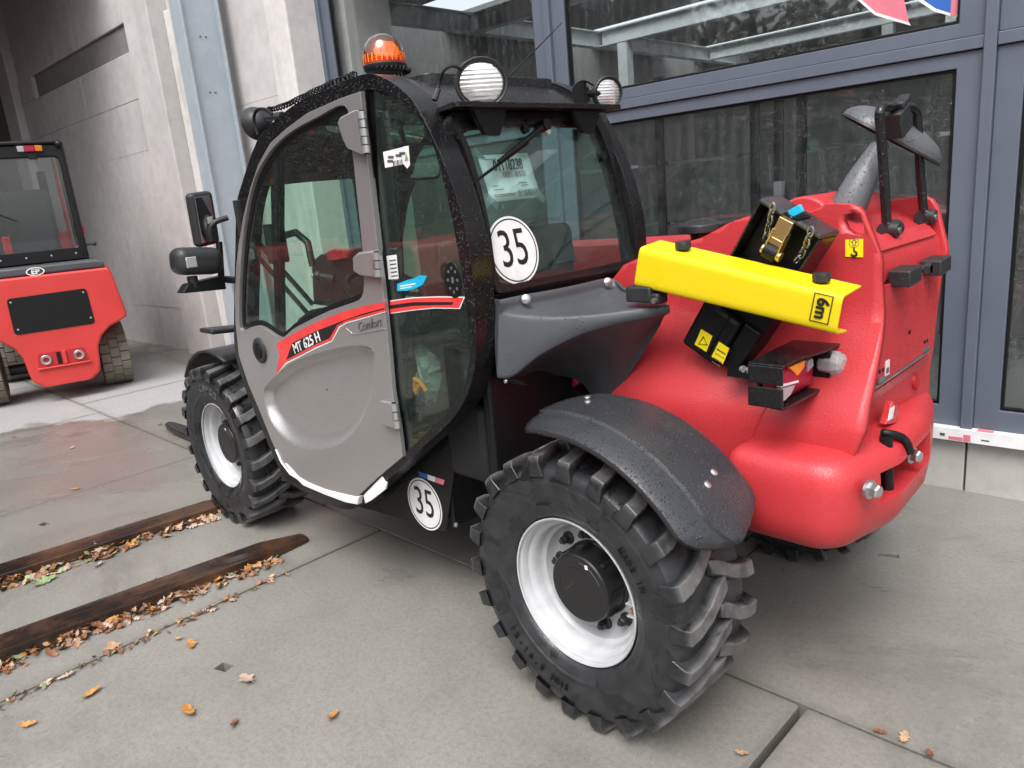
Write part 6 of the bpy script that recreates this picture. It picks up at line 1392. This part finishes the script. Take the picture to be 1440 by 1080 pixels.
MB().tube([KF((0.30, 1.25), 1.0), KF((0.30, 2.2), 1.0)], 0.018, 8).build('door_post', 'red_sheet', tr)
for u in (-0.18, 0.18): MB().span(KF((u - 0.04, 0.3), 1.95), KF((u + 0.04, 2.15), 2.05)).build('mast_rail', 'black_dry', tr, bevel=0.01)
for u in (-0.3, 0.3): MB().span(KF((u - 0.05, 0.05), 2.1), KF((u + 0.05, 0.1), 3.0)).build('fork', 'black_dry', tr, bevel=0.01)
MB().tube([KF((-0.45, 0.29), 0.45), KF((0.45, 0.29), 0.45)], 0.05, 10).span(KF((-.28, .25), .35), KF((.28, .5), .55)).build('steer_axle', 'black_dry', tr)
def truck_wheel(u, d, r, w):
    o = MB().lathe([(r * 0.55, -w / 2), (r * 0.9, -w / 2), (r * 0.97, -w / 2 + .02), (r * .985, 0), (r * 0.97, w / 2 - .02), (r * 0.9, w / 2), (r * 0.55, w / 2), (r * .55, -w / 2)], (0, 0, 0), (0, 1, 0), 48)
    n = 20
    for s_ in (-1, 0, 1):
        for i in range(n):
            a = 2 * math.pi * (i + (0.5 if s_ == 0 else 0)) / n; rr = r * 0.985
            rot = Matrix.Rotation(-a, 3, 'Y')
            o.box((rr * math.cos(a), s_ * w * 0.325, rr * math.sin(a)), (0.028, w * 0.315, 2 * math.pi * r / n * 0.90), rot)
    t = o.build('wheel', 'truck_tyre', tr, bevel=0.004); t.location = KF((u, r + 0.012), d)
    MB().lathe([(0, -w * .45), (r * 0.54, -w * .45), (r * .56, 0), (r * .54, w * .45), (0, w * .45)], (0, 0, 0), (0, 1, 0), 32).build('wheel_disc', 'black_dry', t)
    return t
for u in (-0.62, 0.425): truck_wheel(u, 0.45, 0.285, 0.25)
for u in (-0.47, 0.47): truck_wheel(u, 1.75, 0.33, 0.24)

# ------------------------------------------------------------------ two loose fork blades on the ground
def blade(tip, ang, L, w, h, label):
    e = empty('fork_blade', (tip[0], tip[1], 0.0), ang)
    tag(e, label, 'fork blade', 'loose fork blades lying on the slabs')
    m = MB(); n = 10; pts = []
    ol = [(0.0, -0.025), (0.012, -0.040), (0.12, -w / 2 + 0.012), (0.2, -w / 2), (L, -w / 2), (L, w / 2), (0.2, w / 2), (0.12, w / 2 - 0.012), (0.012, 0.040), (0.0, 0.025)]
    m.plate(ol, [], ZF, 0.003, h)
    for i, (x, y, z) in enumerate(m.v):
        if z > 0.01: m.v[i] = (x, y, lerp(0.022, h, min(1, x / 0.45)))
    m.build('blade', 'rust', e, bevel=0.004, seg=2)
    MB().span((L - 0.001, -w / 2, 0.003), (L + 0.045, w / 2, 0.5)).build('shank', 'rust', e, bevel=0.006)
    return e
B1, B1d = ((1.782, 0.768), 1.5117)
B2, B2d = ((2.534, 0.72), 1.5105)
blade(B1, B1d, 1.55, 0.145, 0.062, 'nearer rusty fork blade on the ground with its rounded tip by the door')
blade(B2, B2d, 1.9, 0.145, 0.062, 'farther rusty fork blade on the ground reaching towards the front wheel')

# ------------------------------------------------------------------ leaves
def leaf_shape(kind):
    """an oak-like leaf: lobed outline either side of a midrib"""
    n = 4 if kind else 3; L = 1.0; pts = []
    half_ = []
    for k in range(2 * n + 1):
        t = k / (2 * n); env = math.sin(math.pi * min(1, t * 0.92 + 0.06)) ** 0.8
        half_.append((t, env * (0.36 if k % 2 else 0.17) + 0.01))
    return half_
def leaf(m, c, size, ang, kind, tilt, curl, z=0.0):
    hs_ = leaf_shape(kind); rot = Matrix.Rotation(ang, 3, 'Z') @ Matrix.Rotation(tilt[0], 3, 'X') @ Matrix.Rotation(tilt[1], 3, 'Y')
    vs, fs = [], []; wob = random.uniform(-.15, .15)
    for k, (t, w) in enumerate(hs_):
        x = (t - 0.5); bend = curl * (x * x) * 1.3
        w1, w2 = w * random.uniform(0.75, 1.1), w * random.uniform(0.75, 1.1)
        for y in (-w1, 0.0, w2):
            p = Vector((x, y + wob * x * x, bend + curl * 1.9 * y * y + 0.02 * math.sin(9 * x)))
            vs.append(Vector(c) + rot @ (p * size) + Vector((0, 0, z)))
    for k in range(len(hs_) - 1):
        a = 3 * k; fs += [(a, a + 1, a + 4, a + 3), (a + 1, a + 2, a + 5, a + 4)]
    zmin = min(v.z for v in vs); lim = 0.003
    if zmin < lim: vs = [v + Vector((0, 0, lim - zmin)) for v in vs]
    m.add(vs, fs)
    d = rot @ Vector((1, 0, 0)); a = vs[1]
    m.tube([a, a - d * size * 0.3], [size * 0.014, size * 0.010], 4)
LM = ['leaf_brown', 'leaf_brown', 'leaf_tan', 'leaf_orange', 'leaf_pink', 'leaf_green']
def litter(name, label, fn, n):
    ms = {k: MB() for k in LM}
    for i in range(n):
        x, y, zmax, s = fn(); k = random.choices(LM, (4, 4, 3, 2.5, 3, 0.5))[0]
        leaf(ms[k], (x, y, random.uniform(0.004, max(0.006, zmax))), s, random.uniform(0, 6.28), random.random() < .5, (random.uniform(-.7, .7), random.uniform(-.6, .6)), random.uniform(-0.6, 0.9))
    out = []
    for k, m in ms.items():
        if m.v: out.append((m, k))
    # one object, several materials
    vs, fs, mi, names = [], [], [], []
    for j, (m, k) in enumerate(out):
        o = len(vs); vs += m.v; fs += [tuple(i + o for i in f) for f in m.f]; mi += [j] * len(m.f); names.append(k)
    me = bpy.data.meshes.new(name); me.from_pydata(vs, [], fs); me.shade_smooth()
    for k in names: me.materials.append(M[k])
    me.polygons.foreach_set('material_index', mi); me.update()
    o = bpy.data.objects.new(name, me); sc.collection.objects.link(o); tag(o, label, 'leaves', kind='stuff'); return o
def along(tip, ang, a, b, off0, off1, zm, smin=0.03, smax=0.075, pw=1.0):
    def f():
        t = a + (b - a) * random.random() ** pw; s_ = random.random() ** 1.6; o = lerp(off0, off1, s_)
        x = tip[0] + t * math.cos(ang) - o * math.sin(ang); y = tip[1] + t * math.sin(ang) + o * math.cos(ang)
        return x, y, zm * (1 - s_) * min(1.0, 0.3 + (t - a) * 0.9), random.uniform(smin, smax)
    return f
litter('leaf_litter', 'brown and tan fallen leaves banked against the nearer fork blade', along(B1, B1d, 0.18, 1.5, 0.075, 0.15, 0.030, 0.016, 0.060), 300)
litter('leaf_litter', 'mixed fallen leaves heaped along the farther fork blade', along(B2, B2d, 0.1, 1.9, 0.075, 0.16, 0.035, 0.018, 0.066, 0.8), 340)
litter('leaf_litter', 'thin line of leaves behind the nearer fork blade', along(B1, B1d, 0.62, 1.0, -0.075, -0.11, 0.03, 0.03, 0.06), 60)
def jointline(xl, y0, y1, w):
    def f():
        y = random.uniform(y0, y1); return xl - 0.031 * (y - 0.485) + random.gauss(0, w), y, 0.006, random.uniform(0.014, 0.034)
    return f
litter('leaf_litter', 'leaf scraps caught in the joint between the front slabs', jointline(1.556, 1.0, 2.3, 0.012), 120)
litter('leaf_litter', 'wet leaf crumbs in the slab joint under the cab', lambda: (lerp(1.6, 7.0, random.random()), 0.452 + 0.0252 * lerp(1.6, 7.0, random.random()) * 0 + 0.06, 0.004, random.uniform(.008, .02)), 1)
LEAVES = [
 ((1.322,1.815,0.0), .075, 'leaf_orange', 'narrow yellow leaf on bare concrete below the leaf-filled joint'),
 ((1.31,2.003,0.0), .055, 'leaf_orange', 'small curled orange leaf nearest the bottom left corner'),
 ((0.957,1.637,0.0), .085, 'leaf_orange', 'broad orange leaf in the middle of the front slab'),
 ((0.787,1.567,0.0), .05, 'leaf_brown', 'small dark brown leaf right of the broad orange leaf'),
 ((0.575,1.353,0.0), .06, 'leaf_orange', 'slim orange leaf lying alone left of the rear wheel'),
 ((0.969,1.442,0.0), .085, 'leaf_pink', 'crumpled pale leaf standing beside the dark lifting socket'),
 ((1.333,1.48,0.0), .065, 'leaf_orange', 'yellow leaf above the dark lifting socket'),
 ((1.413,1.498,0.0), .04, 'leaf_tan', 'tiny tan leaf beside the yellow leaf above the socket'),
 ((1.503,1.851,0.0), .06, 'leaf_pink', 'pale leaf on the edge of the leaf-filled joint'),
 ((1.557,1.679,0.0), .09, 'leaf_tan', 'pair of tan leaf lobes beside the nearer joint line'),
 ((1.711,1.168,0.0), .055, 'leaf_pink', 'small pale leaf near the end of the nearer leaf bank'),
 ((2.406,1.457,0.0), .08, 'leaf_brown', 'brown folded leaf between the two fork blades'),
 ((2.352,1.509,0.0), .06, 'leaf_pink', 'pale slim leaf between the two fork blades'),
 ((2.39,1.719,0.0), .12, 'leaf_green', 'green oak leaf beside the farther leaf heap'),
 ((3.617,1.283,0.0), .06, 'leaf_orange', 'orange leaf on the reddish wet slab left of the front wheel'),
 ((4.608,1.049,0.0), .055, 'leaf_tan', 'light tan leaf on the wet slab in front of the forklift'),
 ((5.395,1.252,0.0), .05, 'leaf_brown', 'brown leaf on the dry edge before the forklift'),
 ((4.606,0.434,0.0), .05, 'leaf_brown', 'dark leaf beside the tip of the fork tine'),
 ((-0.707,0.407,0.0), .05, 'leaf_tan', 'upright tan leaf stuck in the joint at the bottom right'),
 ((-0.652,0.424,0.0), .04, 'leaf_brown', 'torn brown leaf in the joint left of the upright tan leaf'),
 ((-0.774,0.427,0.0), .04, 'leaf_brown', 'small brown leaf in the joint right of the upright tan leaf'),
 ((-0.418,0.721,0.0), .04, 'leaf_tan', 'leaf lodged in the wide open slab joint by the rear wheel'),
]
for (x, y, z), s_, k, lab in LEAVES:
    m = MB(); leaf(m, (0, 0, 0.008), s_ * 0.85, random.uniform(0, 6.28), random.random() < .5, (random.uniform(-.25, .25), random.uniform(-.2, .2)), random.uniform(0.1, 0.6))
    o = m.build('fallen_leaf', k, None, angle=80); o.location = (x, y, 0); tag(o, lab, 'leaf', 'single fallen leaves on the slabs')

# ------------------------------------------------------------------ across the yard (seen only as reflections): trees, a red machine, an office block
def tree(x, y, h, r, leafmat, lab):
    t = empty('broadleaf_tree', (x, y, -0.13)); tag(t, lab, 'tree', 'trees across the yard')
    m = MB().tube([(0, 0, 0), (0.1, 0, h * .3), (0, .1, h * .6), (0.1, 0, h * .85)], [h * .03, h * .024, h * .016, h * .006], 10)
    for k in range(7):
        a = k * 2.4; z = h * (.3 + .07 * k); m.tube([(0, 0, z), (r * .45 * math.cos(a), r * .45 * math.sin(a), z + h * .12), (r * .8 * math.cos(a), r * .8 * math.sin(a), z + h * .2)], [h * .011, h * .007, h * .003], 6)
    m.build('trunk', 'bark', t)
    m = MB(); cl = [(random.gauss(0, r * .42), random.gauss(0, r * .42), h * random.uniform(.38, .97)) for _ in range(26)]
    for _ in range(2600):
        c = random.choice(cl); p = Vector((c[0] + random.gauss(0, r * .17), c[1] + random.gauss(0, r * .17), c[2] + random.gauss(0, h * .05)))
        u = Vector((random.gauss(0, 1), random.gauss(0, 1), random.gauss(0, 1))).normalized(); w = u.orthogonal().normalized(); s_ = random.uniform(.09, .2)
        m.add([p + u * s_, p + w * s_ * .6, p - u * s_, p - w * s_ * .6], [(0, 1, 2, 3)])
    m.build('crown', leafmat, t, smooth=False)
for i, (x, y, h, r) in enumerate(((-2.5, 19, 8.5, 3.0), (3.0, 21, 10, 3.4), (9.5, 20, 9, 3.2), (15.5, 22, 10.5, 3.6), (22, 20, 9.5, 3.4), (29, 24, 11, 4))):
    tree(x, y, h, r, 'tree_autumn' if i % 3 == 1 else 'tree_leaf', ('green' if i % 3 != 1 else 'yellowing') + ' broadleaf tree across the yard, ' + ('first', 'second', 'third', 'fourth', 'fifth', 'sixth')[i] + ' from the near end')
def red_machine(x, y, lab):
    t = empty('parked_machine', (x, y, -0.13)); tag(t, lab, 'machine', 'red machines parked across the yard')
    MB().plate(rounded([(-1.6, .45), (1.9, .45), (1.9, .95), (1.2, 1.1), (-1.5, 1.15)], .1), [], YF, -0.8, 0.8).build('body', 'red', t, bevel=.04)
    MB().plate(rounded([(-0.3, 1.12), (1.15, 1.12), (0.9, 2.1), (-0.2, 2.1)], .1), [rounded([(-0.15, 1.25), (0.95, 1.25), (0.78, 2.0), (-0.1, 2.0)], .08)], YF, -0.1, 0.82).build('cab', 'black_dry', t, bevel=.02)
    MB().lathe([(0, 0), (.07, 0), (.07, .1), (.03, .15), (0, .155)], (.2, .5, 2.1), (0, 0, 1), 20).build('beacon', 'amber', t)
    for a in (-1.1, 1.3):
        for b in (-.82, .62):
            w = MB().lathe([(.2, -.02), (.38, -.02), (.42, .03), (.42, .17), (.38, .22), (.2, .22), (.2, -.02)], (a, b, .42), (0, 1, 0), 28).build('wheel', 'tyre', t)
            MB().lathe([(0, .01), (.21, .01), (.21, .19), (0, .19)], (a, b, .42), (0, 1, 0), 24).build('rim', 'white', w)
for i, (x, y) in enumerate(((3.0, 5.2), (7.0, 5.3), (11.0, 5.4), (15.2, 5.6), (-4.6, 6.0))):
    red_machine(x, y, 'red machine parked across the yard, ' + ('nearest the camera', 'second along the row', 'third along the row', 'farthest along the row', 'behind the camera on its own')[i])
horizon_leaves = MB()  # leaf belt added to keep the bright horizon out of the glass reflections
for _ in range(9000):
    x = random.uniform(-45, 95); p = Vector((x, 30 + random.gauss(0, 1.6), 11.5 * random.random() ** 0.8 * (0.75 + 0.3 * math.sin(x * .31) * math.sin(x * .13 + 1))))
    u = Vector((random.gauss(0, 1), random.gauss(0, .4), random.gauss(0, 1))).normalized(); w = u.orthogonal().normalized(); s_ = random.uniform(.35, .8)
    horizon_leaves.add([p + u * s_, p + w * s_ * .7, p - u * s_, p - w * s_ * .7], [(0, 1, 2, 3)])
o = horizon_leaves.build('horizon_blocker_trees', 'tree_leaf', None, smooth=False); tag(o, 'unseen belt of leaves added to block the bright horizon in reflections', 'trees', kind='stuff')
ofb = empty('office_block', (18, 34, -.13)); tag(ofb, 'pale office block far across the yard', 'building')
MB().span((-14, 0, 0), (10, 8, 7.5)).build('wall', 'office', ofb, smooth=False)
for k in range(8):
    for z in (1.2, 4.4): MB().span((-13 + 2.9 * k, -.05, z), (-11.2 + 2.9 * k, -.003, z + 1.7)).build('window', 'hall_dark', ofb, smooth=False)
